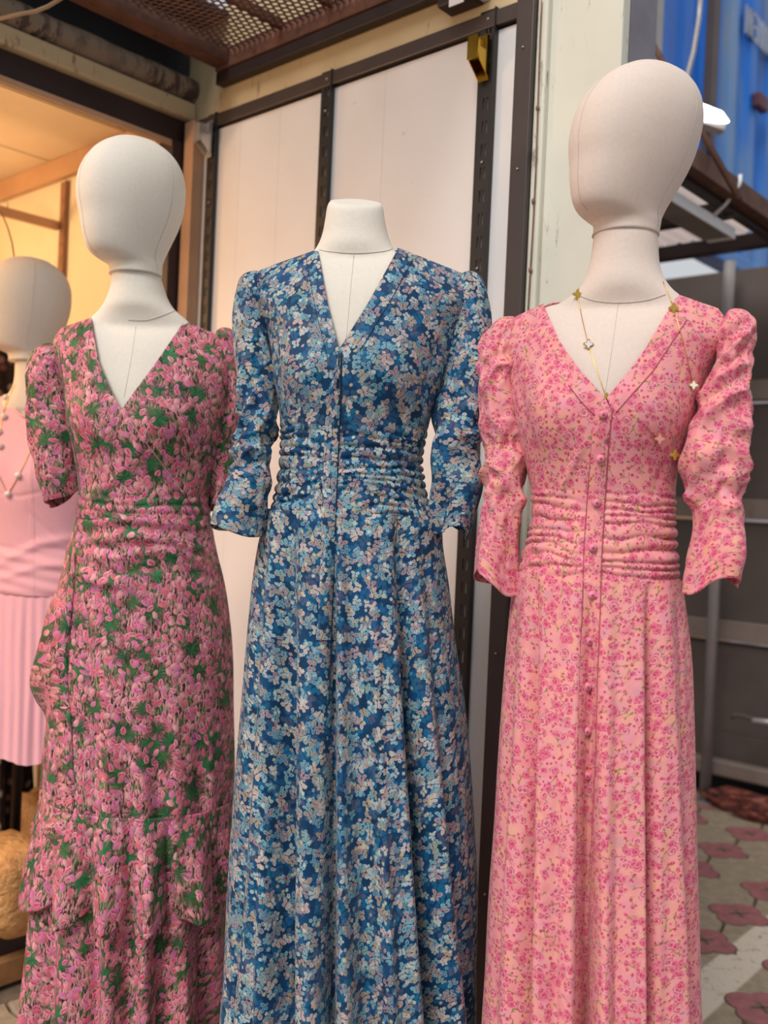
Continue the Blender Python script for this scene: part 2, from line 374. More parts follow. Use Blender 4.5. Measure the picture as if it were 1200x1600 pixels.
MAT['darkbrown'] = plain('dark_brown_steel', '#2e2021', .5, 0, .15, 6)
MAT['upright'] = plain('dark_powder_coated_steel', '#33302f', .45, .2, .1, 6)
MAT['cream'] = rusty_paint('cream_wall_paint', '#e2dfce', '#5a3a26', .605, 8)
MAT['beige'] = rusty_paint('beige_header_paint', '#cdb892', '#7a4f30', .62, 9)
MAT['beam'] = rusty_paint('worn_steel_beam', '#8d7a66', '#4a3a34', .52, 7)
MAT['rust'] = plain('rusty_brown_steel', '#6a4638', .7, .1, .22, 14, '#3a221c', .3)
MAT['navy'] = plain('unlit_void_black', '#0c0d16', .7, 0, .3, 4)  # near-black colour stands in for the unlit void over the shop front
MAT['gold'] = plain('polished_brass', '#c9a13c', .18, 1, .05, 5)
MAT['chrome'] = plain('chromed_steel', '#d6d2ce', .25, .6, .05, 5)
MAT['shopwall'] = plain('shop_wall_panel', '#efe3c6', .5, 0, .04, 3)
MAT['shopceil'] = plain('shop_ceiling_panel', '#ecd9c0', .5, 0, .04, 3)
MAT['shopbeam'] = plain('shop_trim', '#c99f7c', .5, 0, .08, 5)
MAT['wood'] = plain('shop_floor_wood', '#a9794d', .5, 0, .2, 10)
MAT['greycon'] = plain('grey_brown_gate_paint', '#82736b', .5, 0, .14, 3, '#6a5a52')
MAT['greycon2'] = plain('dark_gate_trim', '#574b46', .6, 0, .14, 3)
MAT['steel'] = plain('galvanised_pole', '#a7a09e', .4, .4, .1, 6)
MAT['screw'] = plain('screw_steel', '#b5aca5', .3, .9, .05, 5)
MAT['wire'] = plain('rusty_wire', '#8c6a52', .7, .2, .2, 30)
MAT['cable'] = plain('beige_cable', '#b89672', .5, 0, .08, 10)
MAT['white'] = plain('white_plastic', '#e6e4e6', .4, 0, .05, 5)

# ground: paving with clover blocks
def pave(name, hexc, stripe=False):
    k = Nodes(name, .85); co = k.n('ShaderNodeNewGeometry').outputs['Position']
    c = lin(hexc); nz = k.noise(co, 26, 6, .65); col = k.ramp(nz, [(.3, tuple(x*.62 for x in c[:3])), (.7, c)])
    if stripe:      # a band of white road paint crossing the blocks
        x, y, z = k.xy(co); w = k.add(k.M('MULTIPLY_ADD', x, float(WV[0]), -float(RP @ WV)), k.mul(y, float(WV[1])))
        m = k.lt(k.M('ABSOLUTE', k.add(w, .125)), .058, .008); wear = k.ramp(k.noise(co, 34, 5, .7), [(.33, (0,0,0)), (.45, (1,1,1))])
        col = k.mix(k.mul(m, wear), col, lin('#d2c3b2'))
    k.bump(nz, .5, .006); return k.color(col)
MAT['pave'] = pave('grey_paving_block', '#a8967f', True); MAT['pave_red'] = pave('red_paving_block', '#a9686a'); MAT['joint'] = plain('sandy_joint', '#6a5a4b', .95, 0, .2, 20)
ground = MB().box(-7, 8, -4, 12, -.08, -.012).build('floor', MAT['joint']); structure(ground, 'grey and dusty red clover paving of the market lane')
PIT = .268
def wavy(n, r, lob, ph):
    d, q = r * .50, r * .52; out = []
    for i in range(n):
        a = 2 * pi * i / n; b_ = ((a + pi / 4) % (pi / 2)) - pi / 4; R = d * cos(b_) + math.sqrt(max(q * q - (d * sin(b_)) ** 2, 0)); out.append((R * cos(a), R * sin(a)))
    return out
def sq_wavy(p):
    out = []
    for s_ in range(4):
        for i in range(6):
            t = i / 6 - .5; q = .012 * sin(2 * pi * (t + .5)) ; a = s_ * pi / 2; x, y = p / 2 + q, t * p
            out.append((x * cos(a) - y * sin(a), x * sin(a) + y * cos(a)))
    return out
me_g = me_r = None; ang = math.atan2(WV[1], WV[0])
def block(name, poly, z1, m):
    b = MB(); n = len(poly); top = [(x * .96, y * .96, 0) for x, y in poly]; mid = [(x, y, -.006) for x, y in poly]; bot = [(x, y, -.03) for x, y in poly]
    b.add(top + mid + bot, [tuple(range(n))] + [(i + o, n + i + o, n + (i + 1) % n + o, (i + 1) % n + o) for o in (0, n) for i in range(n)])
    me = bpy.data.meshes.new(name); me.from_pydata(b.v, [], b.f); me.materials.append(m); return me
me_g = block('paving_block', sq_wavy(PIT - .008), 0, MAT['pave']); me_r = block('clover_block', wavy(48, .092, .17, 0), 0, MAT['pave_red'])
me_j = block('clover_joint', wavy(48, .098, .16, 0), 0, MAT['joint'])
me_h = bpy.data.meshes.new('cross'); _b = MB().box(-.03, .03, -.006, .006, 0, .004).box(-.006, .006, -.03, .03, 0, .004); me_h.from_pydata(_b.v, [], _b.f); me_h.materials.append(MAT['joint'])
def inst(name, me, loc, rz, parent):
    o = bpy.data.objects.new(name, me); COL.objects.link(o); o.location = loc; o.rotation_euler = (0, 0, rz); o.parent = parent; return o
for i in range(-8, 8):
    for j in range(-7, 15):
        p = WE(i * PIT, j * PIT, 0)
        if p[0] < -1.6 or p[0] > 2.4 or p[1] < .9 or p[1] > 5.0 or i * PIT > .85: continue
        q = WE((i + .5) * PIT, (j + .5) * PIT, 0); inst('paving_block', me_g, q, ang, ground)
        inst('clover_joint', me_j, p + np.array([0, 0, .0015]), ang, ground); c = inst('clover_block', me_r, p + np.array([0, 0, .004]), ang, ground); inst('clover_groove', me_h, p + np.array([0, 0, .0005]), ang + .78, ground)

# panel wall
WC = 1.20; PH = 2.322
sz_ = lambda z: max(0., 1.25 + (z - 1.25) * 1.036)
wall = structure(empty('wall_back', WE(.5, .03, 0)), 'white board panel wall in a dark brown steel frame')
for w0, w1 in ((.031, .1555), (.156, .4305), (.431, .6005), (.601, .8005), (.801, .9605), (.961, 1.12)):
    wbox('panel', w0, w1, -.012, .012, .02, PH - .04, MAT['board'], wall, .0003)
wbox('backing', -.16, 1.165, .014, .10, 0, 2.62, MAT['beige'], wall)
wbox('top_rail', .0, 1.14, -.024, .012, PH - .034, PH, MAT['brown'], wall, .002)
post = wbox('end_post', -.012, .030, -.058, .012, 0, PH + .005, MAT['brown'], wall, .002)
for z in (.45, .95, 1.45, 1.95, 2.2): MB().ball(WE(.01, -.059, z), .003).build('screw', MAT['screw'], post, True)
wbox('jamb', 1.122, 1.165, -.05, .012, .02, PH - .01, MAT['shopbeam'], wall, .002)
wbox('header', -.16, 1.20, -.016, .013, PH + .001, 2.62, MAT['beige'], wall, .002)
cw = structure(empty('wall_side', WE(-.09, .1, 0)), 'cream painted steel wall with rust streaks at the corner')
wbox('cream_panel', -.200, -.036, -.03, .0, 0, 3.4, MAT['cream'], cw, .004)
wbox('cream_return', -.038, -.013, -.045, .1, 0, 2.5, MAT['cream'], cw, .004)
wbox('return_edge', -.199, -.175, .002, .115, 0, 3.4, plain('grey_lavender_steel', '#7a7680', .5), cw, .003)
b = MB(); zz = np.linspace(.1, 2.29, 60); b.tube([WE(-.026 + .002 * sin(z * 9), -.049, z) for z in zz], .0016, 6)
for z in (2.07, 1.88, 1.74, 1.63, 1.33, 1.22, .9, .6): b.ball(WE(-.026, -.049, z), (.004, .004, .007), 8, 5)
tag(b.build('knotted_wire', MAT['wire'], None, True), 'thin rusty wire with knots down the edge of the cream wall', 'wire')

# slotted shelving uprights
def upright(w, e, z0, z1, label, m, wid=.034, group=None, screws=(.18, .6)):
    t = empty('shelf_upright', WE(w, e, z0), label, 'shelf upright', group)
    b = MB(); d = .009; cols = [-wid/2, -.0085, -.0045, .0015, .0055, wid/2]; pitch = .05; sl = .026
    n = int((z1 - z0) / pitch); rows = [z0]
    for i in range(n): rows += [z0 + i * pitch + .012, z0 + i * pitch + .012 + sl]
    rows.append(z1)
    V = [WE(w + x, e - d, z) for z in rows for x in cols]; nc = len(cols)
    f = [(r * nc + c, r * nc + c + 1, (r + 1) * nc + c + 1, (r + 1) * nc + c) for r in range(len(rows) - 1) for c in range(nc - 1) if not (r % 2 == 1 and c in (1, 3))]
    fo = mesh('slotted_face', V, [q[::-1] for q in f], m, t, smooth=False)
    s_ = fo.modifiers.new('sheet', 'SOLIDIFY'); s_.thickness = .0015
    for s in (-1, 1): wbox('flange', w + s * (wid/2) - .001, w + s * (wid/2) + .001, e - d - .006 * (s < 0), e, z0, z1, m, t)
    for q in screws: MB().ball(WE(w, e - d - .001, z1 - q), (.004, .004, .004), 8, 4).build('screw', MAT['screw'], t, True)
    return t
E_P = -.0125
upright(.128, E_P, .1, PH + .006, 'dark slotted shelf upright beside the brown end post, with a gold bracket', MAT['upright'], .042, 'slotted uprights on the panel wall', (.02, .33, .56))
upright(.620, E_P, .1, PH + .004, 'dark slotted shelf upright behind the neck of the headless mannequin', MAT['upright'], .038, 'slotted uprights on the panel wall', (.02, .1, .6))
upright(1.075, E_P, .1, PH + .004, 'slotted shelf upright nearest the shop doorway, with a chrome bracket', MAT['upright'], .038, 'slotted uprights on the panel wall', (.02, .25))
def bracket(w, z, m, label):
    t = empty('rail_bracket', WE(w, E_P - .016, z), label, 'bracket'); e0 = E_P - .017
    for s in (-.014, .012):
        poly = [(0, 0), (.036, .03), (.042, .052), (.042, .08), (.034, .08), (.034, .058), (.012, .058), (.012, .092), (0, .092)]
        MB().prism(poly, (WE(w + s, e0, z), -E3, Z3), W3, .002).build('side_plate', m, t)
    wbox('saddle', w - .014, w + .014, e0 - .034, e0 - .012, z + .055, z + .058, m, t)
    wbox('back_plate', w - .014, w + .014, e0 - .001, e0 + .001, z - .004, z + .096, m, t)
    wbox('front_lip', w - .014, w + .014, e0 - .042, e0 - .040, z + .03, z + .08, m, t)
bracket(.130, 2.175, MAT['gold'], 'polished gold hang-rail bracket hooked in the upright')
bracket(1.078, 2.205, MAT['chrome'], 'small chrome bracket hooked on the upright by the doorway')

# shop front at w = WC: lintel, beams, sill
sf = structure(empty('trim_1', WE(WC, -.6, 0)), 'dark brown shop front frame with worn beams above')
wbox('lintel', WC - .02, WC + .03, -1.9, -.01, sz_(2.222), sz_(2.285), MAT['darkbrown'], sf, .002)
wbox('lintel_bead', WC - .026, WC - .018, -1.9, -.06, sz_(2.205), sz_(2.221), MAT['shopbeam'], sf, .001)
wbox('door_post', WC - .03, WC + .05, -.085, -.03, .13, sz_(2.222), MAT['darkbrown'], sf, .002)
wbox('beige_bar', WC - .045, WC + .03, -1.9, -.017, sz_(2.286), sz_(2.335), MAT['beige'], sf, .008)
b = MB(); n = 18; ts = np.linspace(-1.9, -.02, 40)
rad = lambda e: .036 + .0015 * math.sin(e * 31)
v = [WE(WC - .02 + rad(e) * cos(2*pi*i/n), e, sz_(2.372) + rad(e) * sin(2*pi*i/n)) for e in ts for i in range(n)]
b.add(v, grid_faces(len(ts), n, True)).build('round_beam', MAT['beam'], sf, True)
wbox('sill_band', WC - .03, WC + .06, -1.9, -.03, .064, .129, MAT['darkbrown'], sf, .003)
wbox('sill_ledge', WC - .06, WC + .06, -1.9, -.03, .0, .063, MAT['wood'], sf, .004)
wbox('soffit', 1.03, WC + .4, -1.9, -.018, 2.58, 2.60, MAT['navy'], sf)  # dark sheet filling the black gap, its shade put into the colour
wbox('fascia', WC + .031, WC + .05, -1.9, .01, 2.33, 2.60, MAT['navy'], sf)

# shop room
structure(wbox('ceiling', WC + .05, 3.3, -1.9, .0, 2.37, 2.41, MAT['shopceil']), 'shop ceiling lit orange by its lamps')
sfl = structure(wbox('floor', WC + .0, 3.3, -1.9, .0, .06, .13, MAT['wood']), 'raised wooden floor of the shop')
ws = structure(empty('wall_right', WE(2, .05, .13)), 'pale shop wall in warm lamp light')
for i in range(5): wbox('panel', 1.17 + i * .43, 1.17 + i * .43 + .4295, -.002, .03, .13, 2.38, MAT['shopwall'], ws)
wbox('cornice', 1.24, 3.3, -.03, -.003, 2.30, 2.37, MAT['shopbeam'], ws, .004)
structure(wbox('wall_left', 3.3, 3.34, -1.9, .03, .1, 2.45, MAT['shopwall']), 'far end wall of the shop')
structure(wbox('wall_front', 1.6, 3.34, -1.94, -1.9, .1, 2.45, MAT['shopwall']), 'front wall of the shop')
for i, w in enumerate((1.5, 1.95, 2.4)): structure(wbox('trim_%d' % (i + 2), w, w + .006, -1.9, -.03, 2.366, 2.37, MAT['shopceil']), 'joint strip on the shop ceiling')
upright(1.88, -.004, .2, 2.29, 'slotted shelf upright on the yellow-lit wall inside the shop', plain('tan_slotted_upright', '#9b6f55', .5), .04)
t = empty('hanging_rail', WE(1.9, -.3, 2.12), 'tan hanging rail with small hooks reaching out from the shop wall', 'hanging rail')
wbox('bar', 1.885, 1.905, -.95, -.02, 2.125, 2.155, MAT['shopbeam'], t, .003)
for e in (-.2, -.3, -.4, -.62): MB().tube([WE(1.895, e, 2.155), WE(1.895, e, 2.17), WE(1.895, e - .008, 2.177), WE(1.895, e - .014, 2.171)], .0022, 6).build('hook', MAT['chrome'], t, True)
# shop lamps
k = Nodes('warm_bulb'); k.b.inputs['Emission Color'].default_value = (1, .72, .38, 1); k.b.inputs['Emission Strength'].default_value = 18; MAT['bulb'] = k.color((1, .8, .5, 1))
for i, (w, e, lab, en) in enumerate(((2.15, -.75, 'warm glowing globe lamp hanging over the middle of the shop', 17), (1.5, -1.45, 'warm glowing globe lamp hanging just inside the doorway', 26))):
    t = empty('pendant_lamp', WE(w, e, 2.36), lab, 'lamp', 'pendant lamps of the shop')
    MB().tube([WE(w, e, 2.36), WE(w, e, 2.12)], .004, 6).build('cord', MAT['darkbrown'], t)
    MB().tube([WE(w, e, 2.13), WE(w, e, 2.09)], .02, 12).build('socket', MAT['darkbrown'], t, True)
    MB().ball(WE(w, e, 2.04), .055, 20, 12).build('globe', MAT['bulb'], t, True)
    ld = bpy.data.lights.new('warm_lamp', 'POINT'); ld.energy = en; ld.color = (1, .57, .26); ld.shadow_soft_size = .09
    lo = bpy.data.objects.new('warm_lamp', ld); COL.objects.link(lo); lo.location = Vector(WE(w, e, 1.93) - root_loc(t)); lo.parent = t

# perforated canopy overhead
t = empty('perforated_canopy', WE(.5, -.4, 2.38), 'rusty brown canopy of perforated sheet steel overhead', 'canopy')
b = MB(); p = .0205; hz = 2.46; w = .12; row = 0; cellv = [];  e = -.84
while e < -.055:
    w = .10 + (p / 2 if row % 2 else 0)
    while w < .97:
        V = []; n = 12
        for i in range(n):
            a = 2 * pi * i / n + pi / 6; R = p / 2 / max(cos(((a - 0) % (pi / 3)) - pi / 6), .5); r = .0072
            V.append((w + R * cos(a), e + R * sin(a)))
        V += [(w + r * cos(2 * pi * i / n + pi / 6), e + r * sin(2 * pi * i / n + pi / 6)) for i in range(n)]
        b.add([WE(x, y, hz) for x, y in V], [(i, (i + 1) % n, n + (i + 1) % n, n + i) for i in range(n)]); w += p
    e += p * .866; row += 1
o = b.build('perforated_sheet', MAT['rust'], t); s_ = o.modifiers.new('sheet', 'SOLIDIFY'); s_.thickness = .0015
wbox('edge_beam', .03, 1.035, -.052, -.02, 2.422, 2.478, MAT['rust'], t, .002); wbox('edge_angle', .03, 1.035, -.048, -.02, 2.388, 2.42, MAT['darkbrown'], t, .002)
wbox('side_beam', .975, 1.035, -.95, -.053, 2.432, 2.48, MAT['rust'], t, .002)
for w in (.76, .58, .4, .22): wbox('rib', w, w + .014, -.85, -.053, 2.462, 2.485, MAT['rust'], t)
b = MB(); b.tube([at(-30, 38, 2.2), at(0, 29, 2.2), at(30, 22, 2.2), at(55, 18, 2.21), at(75, 10, 2.22), at(95, -2, 2.24), at(120, -30, 2.28)], .0048, 8)
tag(b.build('power_cable', MAT['cable'], None, True), 'beige cable looping under the dark soffit at the top corner', 'cable')
t = empty('wall_clamp', WE(.22, -.05, 2.37), 'dark steel clamp with torn pale tape on the header', 'clamp')
wbox('clamp_body', .145, .235, -.07, -.017, 2.345, 2.44, MAT['darkbrown'], t, .004); wbox('tape', .128, .150, -.075, -.017, 2.35, 2.42, MAT['white'], t, .004); wbox('tape', .16, .20, -.072, -.069, 2.335, 2.352, MAT['white'], t, .001)

# right background: gate, pole, awning, blue container
gate = structure(empty('wall_far', WE(0, 2.5, 0)), 'dark grey-brown steel gate with wide horizontal boards')
zb = [.17, .30, .70, .80, 1.24, 1.34, 1.76, 1.86, 2.36]
for i in range(len(zb) - 1):
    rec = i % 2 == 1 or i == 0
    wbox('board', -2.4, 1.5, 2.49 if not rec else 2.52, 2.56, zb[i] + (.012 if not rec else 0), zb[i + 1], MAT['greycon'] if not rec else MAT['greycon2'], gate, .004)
wbox('bottom_rail', -2.4, 1.5, 2.44, 2.5, .12, .19, MAT['greycon'], gate, .01)
wbox('underside', -2.4, 1.5, 2.6, 2.64, 0, .2, MAT['navy'], gate)
t = empty('gate_latch', at(1170, 1126, 4.0), 'dark rod latch with a pale worn end on the gate', 'latch')
pr = at(1142, 1121, 4.05); q = at(1210, 1133, 3.95)
MB().tube([pr, at(1150, 1117, 4.04), at(1160, 1118, 4.03), q], .008, 8).build('rod', MAT['greycon2'], t, True)
MB().tube([at(1176, 1126, 3.99), at(1215, 1130, 3.93)], .013, 10).build('handle', MAT['steel'], t, True)
fp = at(1101, 1252, 4.2); fp[2] = 0
MBp = MB().tube([fp, fp + np.array([0, 0, 2.37])], .024, 16); t = empty('support_pole', fp, 'pale galvanised round pole holding up the awning', 'pole'); MBp.build('pole', MAT['steel'], t, True); MB().tube([fp, fp + np.array([0, 0, .012])], .05, 16).build('foot_plate', MAT['steel'], t)
t = empty('awning', WE(.8, 1.8, 2.4), 'brown steel awning frame with corrugated translucent roofing', 'awning')
wbox('side_beam', .215, .265, .75, 2.2, 2.37, 2.44, MAT['rust'], t, .003)
wbox('side_beam_inner', .266, .30, .75, 2.2, 2.35, 2.40, MAT['darkbrown'], t, .003)
for e in (2.16, 1.72, 1.25): wbox('cross_beam', .265, 1.7, e - .03, e + .03, 2.345, 2.40, MAT['darkbrown'], t, .003)
for w in (.55, .8, 1.05, 1.3): wbox('purlin', w, w + .02, .8, 2.2, 2.40, 2.42, MAT['rust'], t)
k = Nodes('translucent_corrugated_sheet', .4); k.b.inputs['Transmission Weight'].default_value = .0; tr = k.n('ShaderNodeBsdfTranslucent'); tr.inputs[0].default_value = lin('#e9d6cb')
mx = k.n('ShaderNodeMixShader'); mx.inputs[0].default_value = .6; k.t.links.new(k.b.outputs[0], mx.inputs[1]); k.t.links.new(tr.outputs[0], mx.inputs[2]); k.t.links.new(mx.outputs[0], k.out.inputs[0])
MAT['corr'] = k.color(k.ramp(k.noise(k.coord(), 5, 3), [(.3, lin('#b9a9a4')), (.7, lin('#d8d2d4'))]))
ws_ = np.linspace(.24, 1.75, 150); V = [WE(w, e, 2.432 + .010 * cos(2 * pi * w / .06)) for e in (.8, 2.24) for w in ws_]
mesh('corrugated_sheet', V, grid_faces(2, 150), MAT['corr'], t)
t = empty('tube_light', WE(.33, 1.4, 2.33), 'switched-off fluorescent tube light fitting hung under the awning beam', 'light fitting')
wbox('housing', .305, .41, .9, 1.78, 2.29, 2.32, plain('grey_light_housing', '#8d8582', .4), t, .004)
wbox('white_edge', .298, .306, .9, 1.80, 2.285, 2.325, MAT['white'], t, .002)
MB().tube([WE(.30, 1.60, 2.32), WE(.255, 1.60, 2.36), WE(.21, 1.60, 2.42), WE(.21, 1.6, 2.45)], .007, 8).build('strap', MAT['white'], t, True)
wbox('end_cap', .30, .40, 1.775, 1.80, 2.285, 2.325, MAT['white'], t, .003)

k = Nodes('faded_blue_container_paint', .5); co = k.coord()
n1 = k.noise(k.mapping(co, (1, 1, .3)), 1.6, 4, .6); n2 = k.noise(k.mapping(co, (4, 4, .25)), 2.2, 4, .6)
c = k.ramp(n1, [(.42, lin('#0f6fd0')), (.56, lin('#5f8fc8')), (.7, lin('#8f99a8'))]); c = k.mix(k.ramp(n2, [(.58, (0,0,0)), (.75, (1,1,1))]), c, lin('#7d8794'))
MAT['blue'] = k.color(c); MAT['blueplain'] = plain('bright_blue_container_paint', '#0b6cd2', .45, 0, .12, 2)
t = empty('shipping_container', WE(1.0, 4, 2.42), 'blue shipping container with faded grey streaks stacked behind the awning', 'container')
def corr(name, w, e0, e1, z0, z1, m, pitch=.28, dep=.035):
    es = []; e = e0
    while e < e1: es += [(e, 0), (e + pitch * .35, 0), (e + pitch * .5, dep), (e + pitch * .85, dep)]; e += pitch
    V = [WE(w + d, q, z) for z in (z0, z1) for q, d in es]; return mesh(name, V, [q[::-1] for q in grid_faces(2, len(es))], m, t, smooth=False)
corr('side_wall', .95, 2.95, 9, 2.66, 5.2, MAT['blue']); corr('door_panel', .95, 2.42, 2.95, 2.66, 5.2, MAT['blueplain'], .26, .02)
wbox('corner_post', .93, 1.05, 2.28, 2.42, 2.6, 5.2, MAT['steel'], t, .01); wbox('corner_post', .90, 1.05, 2.93, 2.98, 2.6, 5.2, MAT['greycon2'], t, .01); wbox('bottom_beam', .93, 1.05, 2.28, 9, 2.6, 2.68, MAT['blue'], t, .01)
wbox('end_wall', .95, 3, 2.3, 2.34, 2.6, 5.2, MAT['blueplain'], t)
for e in (2.34, 2.5): MB().tube([WE(.9, e - .25, 2.65), WE(.9, e - .25, 5.0)], .022, 10).build('locking_bar', MAT['steel'], t, True)
wbox('latch', .90, .95, 3.55, 3.68, 3.52, 3.60, plain('dark_red_latch', '#5c3038', .6), t, .01)
# worn white lettering strokes along the side
lt = plain('faded_white_lettering', '#a9b2c4', .6)
e = 3.40
for i in range(8):
    h = .15; w_ = .016; z = 3.87
    b = MB(); kk = i % 3
    b.box(.938, .949, e, e + w_, z, z + h, WE)
    if kk != 1: b.box(.938, .949, e + .05, e + .05 + w_, z, z + h, WE)
    if kk == 0: b.hexa([WE(*q) for q in ((.938, e, z + h), (.938, e + .05, z), (.949, e + .05, z), (.949, e, z + h), (.938, e + .016, z + h), (.938, e + .066, z), (.949, e + .066, z), (.949, e + .016, z + h))])
    if kk == 1:
        for q in (0, .067, .134): b.box(.938, .949, e, e + .06, z + q, z + q + .016, WE)
    b.build('letter', lt, t); e += .082
t = empty('flood_lamp', at(1112, 182, 4.1), 'bright white flood lamp glowing on the blue container', 'lamp')
k = Nodes('lit_lamp_glass'); k.b.inputs['Emission Color'].default_value = (1, .96, .9, 1); k.b.inputs['Emission Strength'].default_value = 14; MAT['lit'] = k.color((1, 1, 1, 1))
c0 = at(1112, 182, 4.1)
def lb(x, y, z): return c0 + x * np.array([.9, .43, -.05]) + y * np.array([-.35, .74, -.3]) + z * np.array([.1, .3, .9])
MB().hexa([lb(*q) for q in ((-.085,-.01,-.045),(.09,-.01,-.004),(.09,0,-.004),(-.085,0,-.045),(-.085,-.01,.04),(.05,-.01,.035),(.05,0,.035),(-.085,0,.04))]).build('glass', MAT['lit'], t); MB().box(-.09, .08, 0, .04, -.05, .04, lb).build('housing', MAT['steel'], t)
MB().tube([c0 + np.array([0, .05, 0]), WE(.95, 3.05, c0[2] + .05)], .012, 8).build('arm', MAT['greycon2'], t)
t = tag(MB().tube([at(978, -6, 3.4), at(1010, 52, 3.35), at(1156, 312, 3.1)], .011, 8).build('brace_rod', MAT['rust'], None, True), 'thin brown diagonal brace rod above the awning', 'rod')
t = tag(MB().tube([at(1096, -20, 3.9), at(1092, 30, 3.9), at(1084, 80, 3.9), at(1072, 125, 3.9), at(1068, 170, 3.9)], .010, 8).build('hanging_cable', MAT['steel'], None, True), 'grey cable hanging in front of the blue container', 'cable')
stall = structure(empty('wall_distant', WE(1.2, 6, 0)), 'pale distant stall fronts beyond the gate')
for i, (w0, w1, c) in enumerate(((-4, -1.2, '#a9b7c9'), (-1.2, -.2, '#e0b48a'), (-.2, .3, '#9fb2cd'), (.3, 1.0, '#eccab0'), (1.0, 1.6, '#e6d9da'), (1.6, 2.6, '#e8b48c'), (2.6, 5, '#d9cbc8'))):
    wbox('stall_panel', w0, w1 - .02, 5.2 + .05 * (i % 2), 5.4, 0, 2.9, plain('stall_paint', c, .6), stall)
# rolled rug lying under the gate
k = Nodes('red_brown_rug', .95); col = k.ramp(k.noise(k.mapping(k.coord(), (3, 3, 12)), 6, 4, .6), [(.38, lin('#2a1512')), (.5, lin('#5c2620')), (.6, lin('#8a4836')), (.7, lin('#7a635e'))]); MAT['rug'] = k.color(col)
t = empty('rolled_rug', WE(-.3, 2.36, 0), 'rumpled red-brown striped rug lying on the paving under the gate', 'rug')
for j, (ee, zz_, rr, w0, w1) in enumerate(((2.40, .05, .05, -1.2, .58), (2.33, .032, .034, -1.2, .42))):
    pts = []; ra = []
    for i in range(50): w = w0 + (w1 - w0) * i / 49; pts.append(WE(w, ee + .02 * sin(w * 7 + j), zz_ + .008 * sin(w * 11))); ra.append(rr * (1 + .18 * sin(w * 17 + j * 2)) * (min(1, (49 - i) / 4 + .2)))
    MB().tube(pts, ra, 14).build('rug_fold', MAT['rug'], t, True)

# parcels on the shop floor
k = Nodes('tan_wrapping_film', .25); col = k.ramp(k.noise(k.coord(), 9, 4, .6, 1.), [(.3, lin('#a06a38')), (.6, lin('#cf9c62')), (.75, lin('#e0b27a'))]); k.bump(k.noise(k.coord(), 22, 4, .6, 2.), .7, .02); MAT['film'] = k.color(col)
def parcel(px, py, Y, sx, sy, sz, lab, seed):
    c = at(px, py, Y); n, m = 28, 18; V = []
    for i in range(m + 1):
        for j in range(n):
            th = pi * i / m; ph = 2 * pi * j / n
            d = np.array([np.sign(cos(ph)) * abs(cos(ph)) ** .45 * sin(th) ** .5, np.sign(sin(ph)) * abs(sin(ph)) ** .45 * sin(th) ** .5, np.sign(cos(th)) * abs(cos(th)) ** .5])
            r = 1 + .07 * float(vnoise(d[0] * 3 + seed, d[1] * 3 + d[2] * 4, seed))
            V.append(c + r * (d[0] * sx * np.array([WV[0], WV[1], 0]) + d[1] * sy * np.array([EV[0], EV[1], 0]) + d[2] * sz * Z3))
    o = mesh('wrapped_parcel', V, grid_faces(m + 1, n, True), MAT['film']); tag(o, lab, 'parcel', 'wrapped parcels on the shop floor')
parcel(12, 1378, 2.43, .13, .085, .112, 'large tan film-wrapped parcel on the shop floor by the tulip dress', 3)
parcel(84, 1290, 2.86, .10, .09, .108, 'tan film-wrapped parcel at the back, half hidden behind the tulip dress', 8)
wbox_t = empty('low_shelf', WE(1.95, -.12, .13), 'low brown wooden shelf against the shop wall behind the parcels', 'shelf')
for z in (.15, .48, .8): wbox('shelf_board', 1.55, 2.6, -.13, -.03, z, z + .025, MAT['wood'], wbox_t, .003)
for w in (1.55, 2.05, 2.58): wbox('side_panel', w, w + .022, -.13, -.03, .13, .82, MAT['wood'], wbox_t, .003)

# ------------------------------------------------------------------ figures: mannequins and garments
class Figure:
    def __init__(s, px, py, Y, rz, z0=0.):
        p = at(px, py, Y); s.o = np.array([p[0], Y, 0.]); s.rz = radians(rz); s.Y = Y; s.z0 = z0
        s.c, s.s = cos(s.rz), sin(s.rz)
    def W(s, x, y, z):
        x = np.asarray(x, float); y = np.asarray(y, float)
        return np.stack([s.o[0] + s.c * x - s.s * y, s.o[1] + s.s * x + s.c * y, np.broadcast_to(np.asarray(z, float), np.broadcast(x, y).shape)], -1)
    def z(s, py):
        px = 600.
        for _ in range(3):
            zz = at(px, py, s.Y)[2]; px = float(proj(np.array([s.o[0], s.Y, zz]))[0])
        return zz
    def fit(s, rows):
        """rows (py, x_left, x_right, depth_front, depth_back): widths of the thing measured in the picture, made into metres"""
        out = []; ps = np.linspace(-pi, pi, 73)
        for py, xl, xr, bf, bb in rows:
            zz = s.z(py); cx, a = 0., (xr - xl) / 2 / F * s.Y
            for _ in range(8):
                P = s.W(cx + a * np.sin(ps), np.where(np.cos(ps) > 0, -bf, -bb) * np.cos(ps), zz); q = proj(P)[0]
                lo, hi = q.min(), q.max(); a *= (xr - xl) / (hi - lo); cx += ((xl + xr) - (lo + hi)) / 2 / F * s.Y
            out.append((zz, cx, a, bf, bb))
        return np.array(sorted(out))

